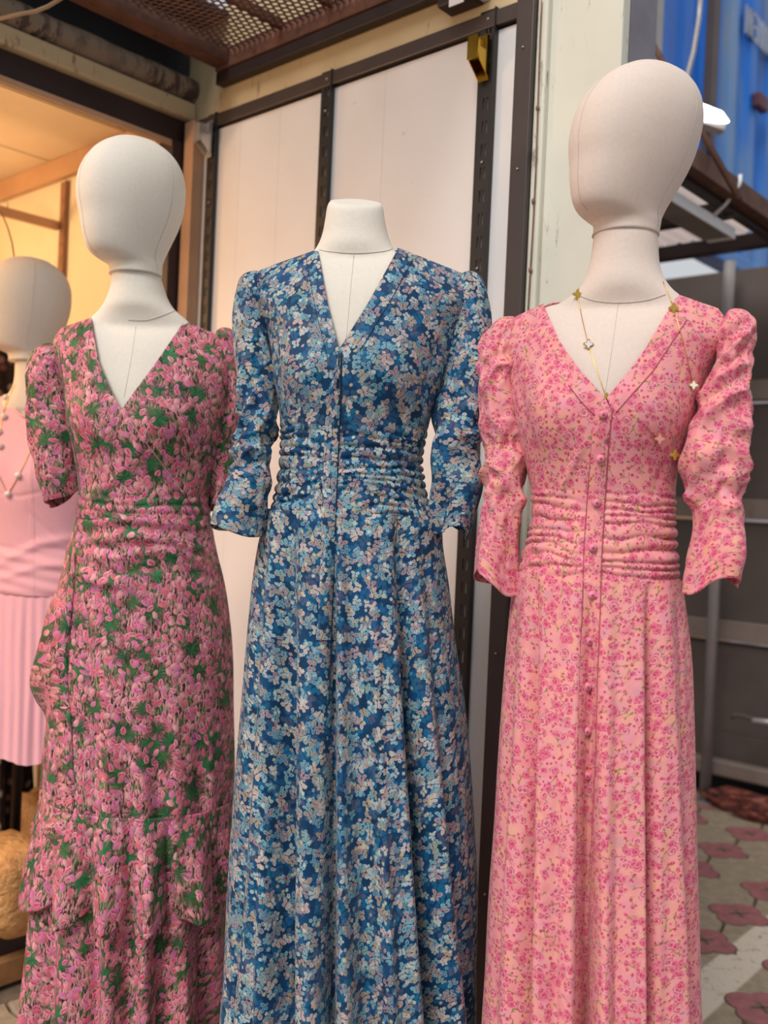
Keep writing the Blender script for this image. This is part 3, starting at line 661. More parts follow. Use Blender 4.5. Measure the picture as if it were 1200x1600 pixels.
class Shape:
    """a lofted body: rings at heights, with optional shoulder slope"""
    def __init__(s, fig, prof, slope=0., xn=.05, z_s0=9., z_s1=10., sq=1., cy=0.):
        s.f, s.p, s.slope, s.xn, s.z0, s.z1, s.sq, s.cy = fig, prof, slope, xn, z_s0, z_s1, sq, cy
    def par(s, z): return [interp(z, s.p[:, 0], s.p[:, i]) for i in (1, 2, 3, 4)]
    def loc(s, z, ps, d=0., inset=0.):
        cx, a, bf, bb = s.par(z); a = a - inset; bf = np.maximum(bf - inset, .004); bb = np.maximum(bb - inset, .004)
        S, C = np.sin(ps), np.cos(ps); b = np.where(C > 0, bf, bb)
        if s.sq != 1: S2 = np.sign(S) * np.abs(S) ** s.sq; C2 = np.sign(C) * np.abs(C) ** s.sq
        else: S2, C2 = S, C
        nx, ny = S / np.maximum(a, .02), -C / np.maximum(b, .02); n = np.hypot(nx, ny) + 1e-9
        x = cx + a * S2 + d * nx / n; y = s.cy - b * C2 + d * ny / n
        zz = z - s.slope * sstep(s.z0, s.z1, z) * np.maximum(0, np.abs(x - cx) - s.xn)
        return x, y, zz
    def W(s, z, ps, d=0., inset=0.):
        x, y, zz = s.loc(z, ps, d, inset); x, y, zz = np.broadcast_arrays(x, y, zz)
        return s.f.W(x, y, zz)
    def arc(s, z):
        ps = np.linspace(-pi, pi, 181); P = s.W(z, ps); L = np.concatenate([[0], np.cumsum(np.linalg.norm(np.diff(P, axis=0), axis=1))])
        return ps, L - np.interp(0, ps, L)
def front_px(sh, z, d=0.):
    ps = np.linspace(-1.9, 1.9, 96); px, py = proj(sh.W(z, ps, d))
    i0, i1 = np.argmin(px), np.argmax(px)
    return ps[i0:i1 + 1], px[i0:i1 + 1], py[i0:i1 + 1]
def psi_at(sh, z, curve):
    """angle on ring z where the picture curve (py list, px list) is met"""
    ps, px, py = front_px(sh, z); yy = py.mean()
    for _ in range(4):
        x = np.interp(yy, curve[0], curve[1]); q = np.interp(x, px, ps); yy = np.interp(q, ps, py)
    return float(q)
def poly_dist(px, py, pts):
    d = np.full(np.shape(px), 1e9); tt = np.zeros(np.shape(px)); n = len(pts) - 1
    for i in range(n):
        a = np.array(pts[i], float); b = np.array(pts[i + 1], float); ab = b - a
        t = np.clip(((px - a[0]) * ab[0] + (py - a[1]) * ab[1]) / (ab @ ab), 0, 1)
        q = np.hypot(px - a[0] - t * ab[0], py - a[1] - t * ab[1]); m = q < d
        d = np.where(m, q, d); tt = np.where(m, (i + t) / n, tt)
    return d, tt
def creases(P, front, ridges):
    px, py = proj(P); d = np.zeros(px.shape)
    for pts, w, amp in ridges:
        q, t = poly_dist(px, py, pts)
        d += amp * np.exp(-(q / w) ** 2) * np.sin(pi * np.clip(t, .04, .96)) ** .5 * front
    return d
def solid(o, t=.0012):
    m = o.modifiers.new('cloth_thickness', 'SOLIDIFY'); m.thickness = t; m.offset = -1; return o
def world_mesh(o):
    me = o.data; v = np.zeros(len(me.vertices) * 3); me.vertices.foreach_get('co', v)
    return v.reshape(-1, 3) + root_loc(o)
def bvh(*objs):
    V = []; Fc = []
    for o in objs:
        n = len(V); V += [Vector(q) for q in world_mesh(o)]; Fc += [tuple(n + i for i in p.vertices) for p in o.data.polygons]
    return BVHTree.FromPolygons(V, Fc)
def hit(t, px, py, off=.0):
    d = _f + (px - 600) / F * _r + (800 - py) / F * _u; d = d / np.linalg.norm(d)
    p, n, i, r = t.ray_cast(Vector(EYE), Vector(d))
    if p is None: return None
    return np.array(p) - d * off
def dense(pts, step=6):
    out = []
    for (x0, y0), (x1, y1) in zip(pts[:-1], pts[1:]):
        n = max(1, int(math.hypot(x1 - x0, y1 - y0) / step)); out += [(x0 + (x1 - x0) * i / n, y0 + (y1 - y0) * i / n) for i in range(n)]
    return out + [pts[-1]]
def curve_pts(pts, n=40):
    pts = np.array(pts, float); t = np.arange(len(pts)); tt = np.linspace(0, len(pts) - 1, n)
    return np.stack([interp(tt, t, pts[:, i]) for i in range(pts.shape[1])], -1)
def surf_line(name, t, pts, r, m, parent, off=.0006, n=5, smooth_n=None):
    q = dense(pts) if smooth_n is None else [tuple(p) for p in curve_pts(pts, smooth_n)]
    w = [p for p in (hit(t, x, y, off) for x, y in q) if p is not None]
    if len(w) < 3: return None
    return MB().tube(w, r, n).build(name, m, parent, smooth=True)

def bodice(sh, z0, z1, eL, eR, parent, mat, nr=150, nc=150, disp=None, lap=0., name='bodice', ridges=()):
    """two fronts that meet (or lap) at the middle, joined at the back; eL/eR are the neck edges"""
    zs = np.linspace(z0, z1, nr); V = []; UV = []; Fc = []
    for side, e in ((-1, eL), (1, eR)):
        Z = []; PS = []; U = []
        for z in zs:
            a = psi_at(sh, z, e); ps = a + (side * pi - a) * np.linspace(0, 1, nc) ** 1.15
            pd, ar = sh.arc(z); U.append(np.interp(ps, pd, ar)); PS.append(ps); Z.append(np.full(nc, z))
        PS = np.array(PS); Z = np.array(Z); U = np.array(U)
        P = sh.W(Z, PS); fr = (np.cos(PS) > -.1).astype(float)
        d = np.zeros(PS.shape)
        if disp is not None: x, y, zz = sh.loc(Z, PS); d = d + disp(x, y, zz, PS, P)
        if ridges: d = d + creases(P, fr, ridges)
        if lap and side == -1: d = d + lap * np.clip(np.cos(PS), 0, 1)
        P = sh.W(Z, PS, d); off = len(V) * 0 + sum(len(q) for q in V)
        V.append(P.reshape(-1, 3)); UV.append(np.stack([U, Z], -1).reshape(-1, 2))
        f = grid_faces(nr, nc, False, off); Fc += f if side == 1 else [q[::-1] for q in f]
    return solid(mesh(name, np.concatenate(V), Fc, mat, parent, uv=np.concatenate(UV)))

def skirt(sh, z_top, z_hem, folds, parent, mat, py_top, py_bot=1600., nr=150, nc=460, grow=.8, ridges=(), noise_amp=.004, backn=9, name='skirt', disp=None, hem=None, d0=0., A0=0., base_uv=0.):
    t = np.linspace(0, 1, nr); zs = z_top + (z_hem - z_top) * t
    base = np.linspace(-pi, pi, nc); PS = np.tile(base, (nr, 1)); Z = np.repeat(zs[:, None], nc, 1); D = np.zeros((nr, nc))
    for i, z in enumerate(zs):
        A = A0 + (1 - A0) * t[i] ** grow
        ps, px, py = front_px(sh, z); yy = py.mean(); k = np.clip((yy - py_top) / (py_bot - py_top), 0, 1.3)
        for xt, xb, w, amp in folds:
            x = xt + (xb - xt) * k; c = np.interp(x, px, ps); w2 = abs(np.interp(x + w, px, ps) - np.interp(x - w, px, ps)) / 2 + .02
            D[i] += A * amp * 2.0 * np.exp(-((base - c) / w2) ** 2)
        bk = sstep(1.4, 2.0, np.abs(base)); D[i] += bk * A * .016 * np.cos(backn * base + .6 * np.sin(3 * base))
    D += noise_amp * vnoise(PS * 5, Z * 5 + 3, 5) * (.3 + .7 * t[:, None])
    D += noise_amp * .9 * vnoise(PS * 13 + 2 * t[:, None], Z * 1.1 + 9, 8) * t[:, None] ** grow
    fr = (np.cos(PS) > -.1).astype(float)
    if ridges: D += creases(sh.W(Z, PS), fr, ridges)
    if disp is not None: x, y, zz = sh.loc(Z, PS); D += disp(x, y, zz, PS, None)
    if hem == 'fold': Z2 = Z - .6 * D * sstep(.4, 1, t)[:, None]
    else: Z2 = Z + (hem(PS) * sstep(.75, 1, t)[:, None] if hem is not None else 0)
    x, y, zz = sh.loc(Z, PS, D + d0); P = sh.f.W(x, y, zz + Z2 - Z)
    seg = np.linalg.norm(np.diff(P, axis=1), axis=2); U = np.concatenate([np.zeros((nr, 1)), np.cumsum(seg, 1)], 1); U -= U[:, [nc // 2]]
    if base_uv:
        pd, ar = sh.arc(.5 * (z_top + z_hem)); U = np.tile(np.interp(base, pd, ar) * base_uv, (nr, 1)); Z2 = Z
    UV = np.stack([U, Z2], -1).reshape(-1, 2)
    return mesh(name, P.reshape(-1, 3), [q[::-1] for q in grid_faces(nr, nc)], mat, parent, uv=UV)

def sleeve(rows, Y0, Y1, parent, mat, seed, gather=(.25, .75, .006, 9), flare=(.0, 3, 0.), hem=.012, nr=130, nc=90, depth=1., tilt=0., cap=True, name='sleeve'):
    """rows (px, py, half width px) down the arm; closed at the shoulder head, open at the hem"""
    R = np.array(rows, float); k = np.arange(len(R)); tt = np.linspace(0, len(R) - 1, nr); t = tt / tt[-1]
    X, Yp, H = [interp(tt, k, R[:, i]) for i in range(3)]
    C = np.array([at(x, y, Y0 + (Y1 - Y0) * q) for x, y, q in zip(X, Yp, t)]); hw = H / F * (Y0 + (Y1 - Y0) * t)
    T = np.gradient(C, axis=0); T[:, 1] *= .3; T /= np.linalg.norm(T, axis=1)[:, None]
    T = np.stack([np.convolve(np.pad(T[:, i], 8, 'edge'), np.ones(17) / 17, 'valid') for i in range(3)], -1)
    A = np.stack([-T[:, 2], np.zeros(nr), T[:, 0]], -1); A /= np.linalg.norm(A, axis=1)[:, None]; A *= np.sign(A[:, :1] + 1e-9)
    Bv = np.array([0, -1., 0])
    th = np.linspace(0, 2 * pi, nc)
    TH, TT = np.meshgrid(th, t)
    if cap: hw = hw * (1 - (1 - np.clip(t / .10, 0, 1)) ** 2.2) ** .5 + .0005
    g0, g1, ga, gn = gather; env = sstep(g0 - .12, g0 + .08, TT) * (1 - sstep(g1 - .06, g1 + .1, TT))
    cth, sth = np.cos(TH), np.sin(TH)
    rg = lambda u, v, q: 1 - 2 * np.abs(vnoise(u, v, q)) ** .8
    D = ga * env * (.75 * rg(cth * .9 + seed, TT * gn + .9 * sth + .5 * cth, seed) + .35 * rg(cth * 1.6 + 4, TT * gn * 1.8 - 1.2 * sth, seed + 3) - .15)
    D += .25 * ga * env * np.sin(2 * pi * (TT * gn * .9 + .35 * sth + .4 * vnoise(cth * 2, TT * 9, seed + 5)))
    D += .0035 * vnoise(cth * 2.2 + 9, sth * 2.2 + TT * 9, seed + 7) * sstep(.08, .2, TT)
    D += .0016 * vnoise(cth * 6 + 9, sth * 6 + TT * 26, seed + 9)
    fl, fn, fp = flare; fe = sstep(.72, 1, TT); D += hw[:, None] * fl * fe * np.cos(fn * TH + fp)
    rr = np.maximum(hw[:, None] + D, .0005)
    P = C[:, None, :] + A[:, None, :] * (rr * cth)[..., None] + Bv * (rr * depth * sth)[..., None]
    P[..., 2] += fe * (hem * np.cos(2 * TH + fp + 1) + tilt * cth)
    L = np.concatenate([[0], np.cumsum(np.linalg.norm(np.diff(C, axis=0), axis=1))])
    UV = np.stack([TH * np.maximum(hw, .02).mean() + seed, np.broadcast_to(-L[:, None], TH.shape) * 1.1], -1).reshape(-1, 2)
    return solid(mesh(name, P.reshape(-1, 3), grid_faces(nr, nc), mat, parent, uv=UV), .001)

# --- mannequin pieces
def mannequin_torso(sh, z0, z1, neck, parent, mat, inset=.007, flat_top=True):
    zs = np.linspace(z0, z1 - .004, 60); ps = np.linspace(-pi, pi, 97)[:-1]
    v = [sh.W(z, ps, 0, inset) for z in zs]; v[-1][:, 2] -= .003
    n = len(ps); V = np.concatenate(v); Fc = grid_faces(len(zs), n, True) + [tuple(range(n))[::-1], tuple((len(zs) - 1) * n + i for i in range(n))]
    zn = np.linspace(neck.p[0, 0], neck.p[-1, 0], 40); o = len(V); W = [neck.W(z, ps) for z in zn]
    if flat_top: W[-1][:, 2] += .0
    V = np.concatenate([V] + W); Fc += grid_faces(len(zn), n, True, o) + [tuple(o + i for i in range(n))[::-1], tuple(o + (len(zn) - 1) * n + i for i in range(n))]
    tmp = mesh('torso_tmp', V, Fc, mat)
    r = tmp.modifiers.new('r', 'REMESH'); r.mode = 'VOXEL'; r.voxel_size = .0045
    s_ = tmp.modifiers.new('s', 'SMOOTH'); s_.iterations = 14; s_.factor = .5
    bpy.context.view_layer.update(); dg = bpy.context.evaluated_depsgraph_get()
    me = bpy.data.meshes.new_from_object(tmp.evaluated_get(dg)); bpy.data.objects.remove(tmp)
    vv = np.zeros(len(me.vertices) * 3); me.vertices.foreach_get('co', vv); vv = vv.reshape(-1, 3)
    fc = [tuple(p.vertices) for p in me.polygons]; bpy.data.meshes.remove(me)
    return mesh('torso', vv, fc, mat, parent)
def mannequin_stand(fig, parent, z1, m, R=.16):
    o = fig.o; b = MB(); n = 40
    prof = [(R, 0), (R, .012), (R - .01, .018), (.02, .024), (.02, .06)]
    v = [(o[0] + r * cos(2*pi*i/n), o[1] + r * sin(2*pi*i/n), fig.z0 + z) for r, z in prof for i in range(n)]
    b.add(v, grid_faces(len(prof), n, True) + [tuple(range(n))[::-1], tuple((len(prof)-1)*n + i for i in range(n))]); b.build('stand_base', m, parent, smooth=False)
    MB().tube([(o[0], o[1], fig.z0 + .05), (o[0], o[1], z1)], .014, 14).build('stand_pole', m, parent, smooth=True)
HEAD = np.array([ # h, front, back, half width  (for a .27 m head; a negative reach lies past the neck axis)
 (0, .050, .050, .050), (.05, .051, .050, .050), (.075, .056, .050, .051), (.095, .074, .051, .052), (.12, .088, .053, .054), (.155, .097, .056, .057), (.20, .103, .061, .061), (.26, .108, .068, .066),
 (.38, .114, .081, .075), (.50, .121, .089, .081), (.60, .122, .091, .083), (.72, .116, .089, .080), (.82, .102, .079, .071), (.89, .085, .064, .059), (.94, .066, .046, .044), (.975, .045, .025, .028), (1, .012, -.012, .0)])
def head(fig, px, py_seam, py_top, face, parent, mat, seam_m, wide=1., seams=(0, 116, -116), lean=0.):
    c = at(px, py_seam, fig.Y); zt = at(px, py_top, fig.Y)[2]; H = zt - c[2]; sc = H / .27 * wide
    hs = np.concatenate([np.linspace(0, .88, 60), .88 + .12 * np.sin(np.linspace(0, pi / 2, 18))[1:]])
    n = 72; ps = np.linspace(-pi, pi, n + 1)[:-1]; fa = radians(face); cf, sf = cos(fa), sin(fa)
    def pt(h, p, d=0):
        yf, yb, hw = [interp(h, HEAD[:, 0], HEAD[:, i]) * sc + d for i in (1, 2, 3)]; L = np.maximum((yf + yb) / 2, 0); c0 = (yb - yf) / 2; hw = np.maximum(hw, 0)
        S, C = np.sin(p), np.cos(p); e = .92
        x = hw * np.sign(S) * abs(S) ** e; y = c0 - L * np.sign(C) * abs(C) ** e
        return np.stack([c[0] + cf * x - sf * y + lean * h, c[1] + sf * x + cf * y, np.broadcast_to(c[2] + h * H, np.shape(x)) + d * (h > .97)], -1)
    V = np.concatenate([pt(h, ps) for h in hs]); m = len(hs)
    o = mesh('head', V, grid_faces(m, n, True) + [tuple(range(n))[::-1]], mat, parent)
    for s_ in seams:
        MB().tube([pt(h, np.array([radians(s_)]), .0002)[0] for h in hs[:-1] if h > (.1 if s_ == 0 else .02)], .0005, 5).build('head_seam', seam_m, o, smooth=True)
    ring = pt(0, np.linspace(-pi, pi, 60), .0003); ring[:, 2] += .0005
    MB().tube(list(ring), .0004, 5, cap=False).build('neck_seam', seam_m, o, smooth=True)
    return o

MAT['linen'] = linen('cream_linen', '#e9e0d2'); MAT['linen_warm'] = linen('natural_linen', '#e6d3c6'); MAT['thread'] = plain('seam_thread', '#c9bdb0', .8)
MAT['stand'] = plain('black_stand', '#1c1a1a', .4, .5)
MAT['fly'] = butterfly_print('blue_butterfly_chiffon')
MAT['rose'] = rose_print('pink_rose_chiffon'); MAT['tulip'] = tulip_print('pink_tulip_chiffon')
MAT['jersey'] = jersey('plain_pink_jersey', '#f5b7c4'); MAT['lace'] = lace_print('black_floral_lace')
MAT['dkblue'] = plain('navy_stitch_and_shadow', '#0d2238', .8); MAT['dkrose'] = plain('rose_stitching', '#b5525f', .8); MAT['rosebtn'] = plain('covered_button', '#ea8aa4', .6)
MAT['goldchain'] = plain('gold_chain', '#d9b154', .25, 1, .05); MAT['pearl'] = plain('white_pearl', '#f0e2da', .2, 0, .04); MAT['crystal'] = plain('white_shell_charm', '#f3eef0', .15, 0, .03)

def ruche(fig, py0, py1, lam=.0150, amp=.0078, seed=1, px_mid=None):
    za, zb_ = fig.z(py1), fig.z(py0)
    def f(x, y, z, ps, P):
        side = np.where(x > 0, .5, 0.)
        ph = z / lam + side + 1.15 * vnoise(x * 10 + seed, z * 26, seed) + .35 * vnoise(x * 30, z * 50, seed + 4) + .9 * (x * 4) ** 2
        env = sstep(za - .008, za + .012, z) * (1 - sstep(zb_ - .02, zb_ + .012, z)); mid = .35 + .65 * sstep(.006, .022, np.abs(x - f.x0))
        r = np.abs(np.sin(pi * ph)) ** .45 - .65
        g = 1 + .8 * np.exp(-((np.abs(x) - .095) / .012) ** 2)
        return env * mid * amp * r * g * (.75 + .35 * vnoise(x * 30, z * 50 + 7, seed + 2)) + .0012 * vnoise(x * 60, z * 60, seed + 8) * env
    f.x0 = 0.; return f
def bust(fig, py, sep=.07, amp=.014):
    zb_ = fig.z(py)
    return lambda x, y, z, ps, P: amp * (np.exp(-((np.abs(x) - sep) / .05) ** 2 - ((z - zb_) / .055) ** 2)) * (np.cos(ps) > 0)
def both(*fs): return lambda *a: sum(f(*a) for f in fs)
def wobble(amp, seed): return lambda x, y, z, ps, P: amp * vnoise(x * 22 + seed, z * 12, seed)
def strip(name, t, left, right, m, parent, off=.003, n=80, k=6):
    """a band of cloth lying on the dress between two picture lines"""
    L, R = curve_pts(left, n), curve_pts(right, n); V = []; UV = []; ok = []
    for i in range(n):
        row = []
        for j in range(k):
            q = L[i] + (R[i] - L[i]) * j / (k - 1); p = hit(t, q[0], q[1], off * (.35 if j in (0, k - 1) else 1)); row.append(p)
        if any(p is None for p in row): continue
        V += row; ok.append(i); UV += [((j / (k - 1)) * .03 + 4.2, row[0][2]) for j in range(k)]
    return mesh(name, V, [q[::-1] for q in grid_faces(len(ok), k)], m, parent, uv=UV)

# ================================================================== blue butterfly dress on the headless mannequin
fb = Figure(548, 600, 1.65, -6)
pb = fb.fit([(388, 402, 733, .010, .010), (396, 397, 738, .030, .030), (415, 394, 741, .055, .055), (440, 394, 741, .074, .072), (470, 401, 732, .09, .085), (500, 411, 720, .10, .09), (560, 424, 702, .112, .095), (600, 430, 690, .114, .095), (650, 437, 672, .104, .09), (700, 439, 661, .094, .088), (720, 439, 659, .092, .088), (760, 433, 666, .096, .092), (808, 420, 685, .104, .10)])
sb_ = Shape(fb, pb, .36, .062, fb.z(520), fb.z(392))
nb = Shape(fb, fb.fit([(316, 511, 598, .043, .043), (332, 509, 600, .044, .044), (350, 506, 603, .046, .046), (370, 502, 608, .049, .049), (390, 493, 617, .054, .054), (408, 478, 636, .05, .056), (430, 452, 664, .042, .05)]), cy=.004)
man = empty('mannequin', fb.o, 'headless cream linen mannequin bust with a flat neck cap, wearing the blue dress', 'mannequin')
_W = nb.W
def sheared(z, ps, d=0., inset=0.):
    P = _W(z, ps, d, inset); k = sstep(nb.p[-1, 0] - .03, nb.p[-1, 0], z); P[..., 2] += k * (P[..., 1] - fb.Y) * math.tan(radians(25)); return P
nb.W = sheared
torso = mannequin_torso(sb_, fb.z(790), fb.z(388), nb, man, MAT['linen'])
nb.W = _W
mannequin_stand(fb, man, fb.z(780), MAT['stand'])
tv = bvh(torso)
surf_line('collar_seam', tv, [(499, 390), (515, 393), (556, 396), (598, 393), (613, 389)], .0008, MAT['thread'], torso, .0003, smooth_n=40)
surf_line('chest_seam', tv, [(553, 398), (548, 450), (541, 530)], .0004, MAT['thread'], torso, .0002)
dr = empty('blue_dress', fb.o, 'long teal-blue butterfly print dress with ruched waist and flared three-quarter sleeves', 'dress')
rb = ruche(fb, 668, 806, seed=2); rb.x0 = -.014
bod = bodice(sb_, fb.z(806), fb.z(388), ([380, 392, 470, 545, 806], [494, 497, 511, 530, 523]), ([380, 392, 470, 545, 806], [623, 620, 577, 531, 523]), dr, MAT['fly'], nr=210, nc=150,
    disp=both(rb, bust(fb, 590), wobble(.0016, 3)), ridges=[([(425, 520), (452, 600), (470, 680)], 7, -.003), ([(700, 500), (662, 600), (640, 680)], 7, -.003)])
shs = Shape(fb, fb.fit([(785, 424, 678, .10, .10), (800, 419, 685, .104, .104), (850, 406, 691, .112, .112), (900, 398, 699, .12, .12), (1000, 389, 711, .135, .135), (1100, 380, 726, .15, .15), (1200, 370, 735, .165, .165), (1300, 364, 740, .175, .175), (1400, 358, 744, .185, .185), (1500, 352, 743, .19, .19), (1600, 344, 742, .2, .2), (1760, 336, 744, .21, .21)]))
FOLD_B = [(452, 447, 13, -.030), (436, 414, 9, .012), (428, 384, 10, .010), (420, 362, 8, -.010), (480, 488, 14, .017), (521, 514, 4, -.016), (530, 541, 7, .010), (545, 575, 14, -.014), (575, 612, 9, .011), (600, 645, 14, .014), (622, 678, 8, -.032), (645, 706, 12, .014), (655, 730, 6, -.008), (470, 468, 5, .006), (440, 429, 3, -.008), (521, 514, 2.5, -.010), (622, 674, 3, -.010), (578, 611, 2.5, .004), (600, 640, 3, -.004), (430, 395, 3, .004), (460, 466, 3, .005)]
sk = skirt(shs, fb.z(800), .2, FOLD_B, dr, MAT['fly'], 820, 1600, nr=150, nc=560, grow=.55, noise_amp=.003, backn=10, d0=.002,
    ridges=[([(425, 835), (470, 815), (520, 812)], 6, .004), ([(680, 815), (640, 830), (560, 838)], 6, .004)])
sleeve([(404, 424, 16), (397, 446, 25), (393, 500, 27), (397, 560, 29), (402, 620, 30), (402, 665, 31), (399, 700, 31), (393, 732, 32), (384, 765, 34), (375, 795, 38), (369, 829, 42)], 1.66, 1.61, dr, MAT['fly'], 2, gather=(.40, .74, .011, 9), flare=(.10, 3, .4), hem=.006)
sleeve([(728, 424, 16), (733, 446, 24), (736, 490, 28), (735, 530, 30), (729, 580, 33), (721, 625, 35), (712, 662, 38), (709, 692, 38), (714, 728, 38), (718, 760, 38), (712, 792, 34), (705, 830, 29)], 1.63, 1.60, dr, MAT['fly'], 5, gather=(.40, .66, .010, 7), flare=(.28, 3, 2.6), hem=.010)
tb = bvh(bod, sk)
pl = strip('placket', tb, [(529, 552), (510, 640), (506, 720), (503, 790), (500, 900), (494, 1000)], [(532, 552), (531, 640), (528, 720), (525, 790), (522, 900), (517, 1000)], MAT['fly'], dr, .004)
surf_line('edge_shadow_seam', tb, [(534, 556), (532, 640), (528, 720), (525, 800), (519, 950), (514, 1100)], .0013, MAT['dkblue'], dr, .0008)  # dark tube paints the shadow along the placket edge
surf_line('neck_facing_seam', tb, [(646, 404), (610, 470), (562, 548)], .0005, MAT['dkblue'], dr, .0006); surf_line('neck_facing_seam', tb, [(478, 402), (492, 480), (512, 560)], .0004, MAT['dkblue'], dr, .0004)
surf_line('dart_seam', tb, [(655, 700), (625, 760), (618, 850), (612, 1000)], .0004, MAT['dkblue'], dr, .0004)

# ================================================================== pink rose dress
fp_ = Figure(960, 600, 1.53, -24)
pp = fp_.fit([(466, 806, 1124, .010, .010), (476, 796, 1134, .03, .03), (496, 790, 1140, .055, .055), (522, 788, 1138, .075, .072), (550, 791, 1122, .09, .085), (600, 797, 1102, .108, .09), (650, 805, 1086, .116, .092), (680, 811, 1076, .114, .092), (740, 824, 1059, .10, .088), (780, 830, 1055, .093, .087), (840, 826, 1057, .098, .092), (880, 814, 1061, .104, .10), (908, 806, 1063, .107, .104)])
sp_ = Shape(fp_, pp, .38, .10, fp_.z(585), fp_.z(470))
npk = Shape(fp_, fp_.fit([(352, 930, 1024, .047, .047), (372, 926, 1028, .051, .051), (395, 923, 1029, .052, .052), (420, 918, 1032, .054, .054), (440, 910, 1040, .058, .058), (456, 897, 1052, .058, .06), (472, 872, 1072, .052, .056), (495, 838, 1098, .044, .05)]), cy=.004)
man = empty('mannequin', fp_.o, 'linen mannequin with a tall egg-shaped head, wearing the pink rose dress', 'mannequin')
torso = mannequin_torso(sp_, fp_.z(880), fp_.z(466), npk, man, MAT['linen_warm'])
mannequin_stand(fp_, man, fp_.z(870), MAT['stand'])
hd = head(fp_, 977, 369, 101, -64, man, MAT['linen_warm'], MAT['thread'], 1.0, lean=.036)
tvp = bvh(torso)
surf_line('collar_seam', tvp, [(905, 462), (930, 470), (968, 473), (1010, 469), (1040, 460)], .0008, MAT['thread'], torso, .0003, smooth_n=40)
surf_line('chest_seam', tvp, [(966, 474), (957, 540), (946, 612)], .0004, MAT['thread'], torso, .0002)
dr = empty('rose_dress', fp_.o, 'long pink rose print dress with buttons, ruched waist and gathered sleeves', 'dress')
rb = ruche(fp_, 772, 906, seed=6, lam=.0165, amp=.0080); rb.x0 = -.02
CF = ([640, 700, 760, 860, 950], [955, 950, 945, 940, 936])
bod = bodice(sp_, fp_.z(906), fp_.z(466), ([455, 478, 530, 580, 622, 640, 700, 760, 860, 950], [842, 850, 872, 908, 946, 954, 950, 945, 940, 936]), ([450, 462, 545, 585, 622, 640, 700, 760, 860, 950], [1062, 1058, 1008, 979, 948, 955, 950, 945, 940, 936]), dr, MAT['rose'], nr=210, nc=150,
    disp=both(rb, bust(fp_, 655), wobble(.0018, 4)), ridges=[([(800, 560), (830, 660), (850, 760)], 8, -.003), ([(862, 790), (900, 720), (915, 690)], 6, .004), ([(1105, 600), (1050, 700), (1020, 770)], 8, -.003)])
shp = Shape(fp_, fp_.fit([(885, 808, 1062, .105, .105), (905, 805, 1064, .108, .106), (950, 801, 1070, .114, .112), (1000, 797, 1076, .12, .12), (1100, 789, 1081, .135, .135), (1200, 781, 1084, .148, .148), (1300, 775, 1086, .158, .158), (1400, 768, 1088, .168, .168), (1500, 762, 1091, .176, .176), (1600, 756, 1095, .185, .185), (1760, 748, 1102, .2, .2)]))
FOLD_P = [(838, 822, 7, -.020), (852, 846, 12, .012), (880, 885, 12, .005), (922, 914, 9, -.034), (905, 897, 6, .008), (950, 942, 9, .010), (985, 985, 16, .006), (1014, 1012, 5, -.026), (1004, 1002, 7, .010), (1040, 1062, 12, .012), (1055, 1082, 5, -.008), (820, 792, 8, .008), (812, 772, 6, -.010), (838, 826, 2.5, -.008), (922, 905, 3, -.010), (1014, 1011, 2.5, -.010), (880, 868, 3, -.003), (1045, 1068, 3, -.004), (965, 960, 4, -.003)]
sk = skirt(shp, fp_.z(899), .18, FOLD_P, dr, MAT['rose'], 900, 1600, nr=150, nc=560, grow=.6, noise_amp=.003, backn=9, d0=.003)
sleeve([(808, 498, 10), (792, 514, 20), (777, 550, 28), (773, 590, 30), (778, 645, 33), (786, 695, 32), (789, 740, 32), (786, 780, 30), (780, 820, 27), (774, 868, 31), (771, 912, 34)], 1.60, 1.545, dr, MAT['rose'], 11, gather=(.18, .72, .009, 10), flare=(.16, 3, .2), hem=.008, tilt=-.014)
sleeve([(1140, 484, 12), (1152, 504, 23), (1151, 545, 28), (1143, 590, 31), (1133, 635, 36), (1122, 685, 42), (1117, 732, 43), (1119, 770, 39), (1124, 812, 36), (1124, 862, 43), (1116, 912, 42)], 1.45, 1.42, dr, MAT['rose'], 14, gather=(.14, .74, .011, 10), flare=(.20, 3, 2.2), hem=.012, tilt=.012)
tp = bvh(bod, sk)
strip('placket', tp, [(930, 640), (924, 700), (920, 760), (914, 860), (911, 950), (906, 1050), (903, 1200), (902, 1300), (900, 1450), (898, 1596)], [(956, 640), (950, 700), (946, 760), (940, 860), (937, 950), (934, 1050), (930, 1200), (926, 1300), (919, 1450), (915, 1596)], MAT['rose'], dr, .004, n=120)
surf_line('placket_seam', tp, [(957, 636), (951, 700), (947, 760), (941, 860), (938, 950), (934, 1050), (930, 1200), (925, 1300), (917, 1450), (913, 1590)], .0009, MAT['dkrose'], dr, .0008); surf_line('placket_seam', tp, [(929, 660), (923, 710), (918, 770), (912, 860), (910, 950), (906, 1050)], .0006, MAT['dkrose'], dr, .0006)
surf_line('neck_facing_seam', tp, [(1073, 500), (1020, 580), (962, 645)], .0008, MAT['dkrose'], dr, .0006); surf_line('neck_facing_seam', tp, [(888, 602), (910, 630), (930, 650)], .0008, MAT['dkrose'], dr, .0006)
surf_line('armhole_seam', tp, [(1139, 503), (1132, 545), (1105, 610), (1078, 680)], .0007, MAT['dkrose'], dr, .0006)
for px, py in ((942, 648), (938, 717), (932, 786), (926, 856), (925, 930), (921, 1002), (918, 1073), (917, 1143), (917, 1212)):
    p = hit(tp, px, py, .007)
    if p is not None:
        o = MB().ball(p, (.0065, .005, .0065), 14, 8).build('button', MAT['rosebtn'], dr, True)
        MB().ball(p + np.array([0, -.004, 0]), (.0025, .0018, .0025), 8, 5).build('button_centre', MAT['dkrose'], o, True)
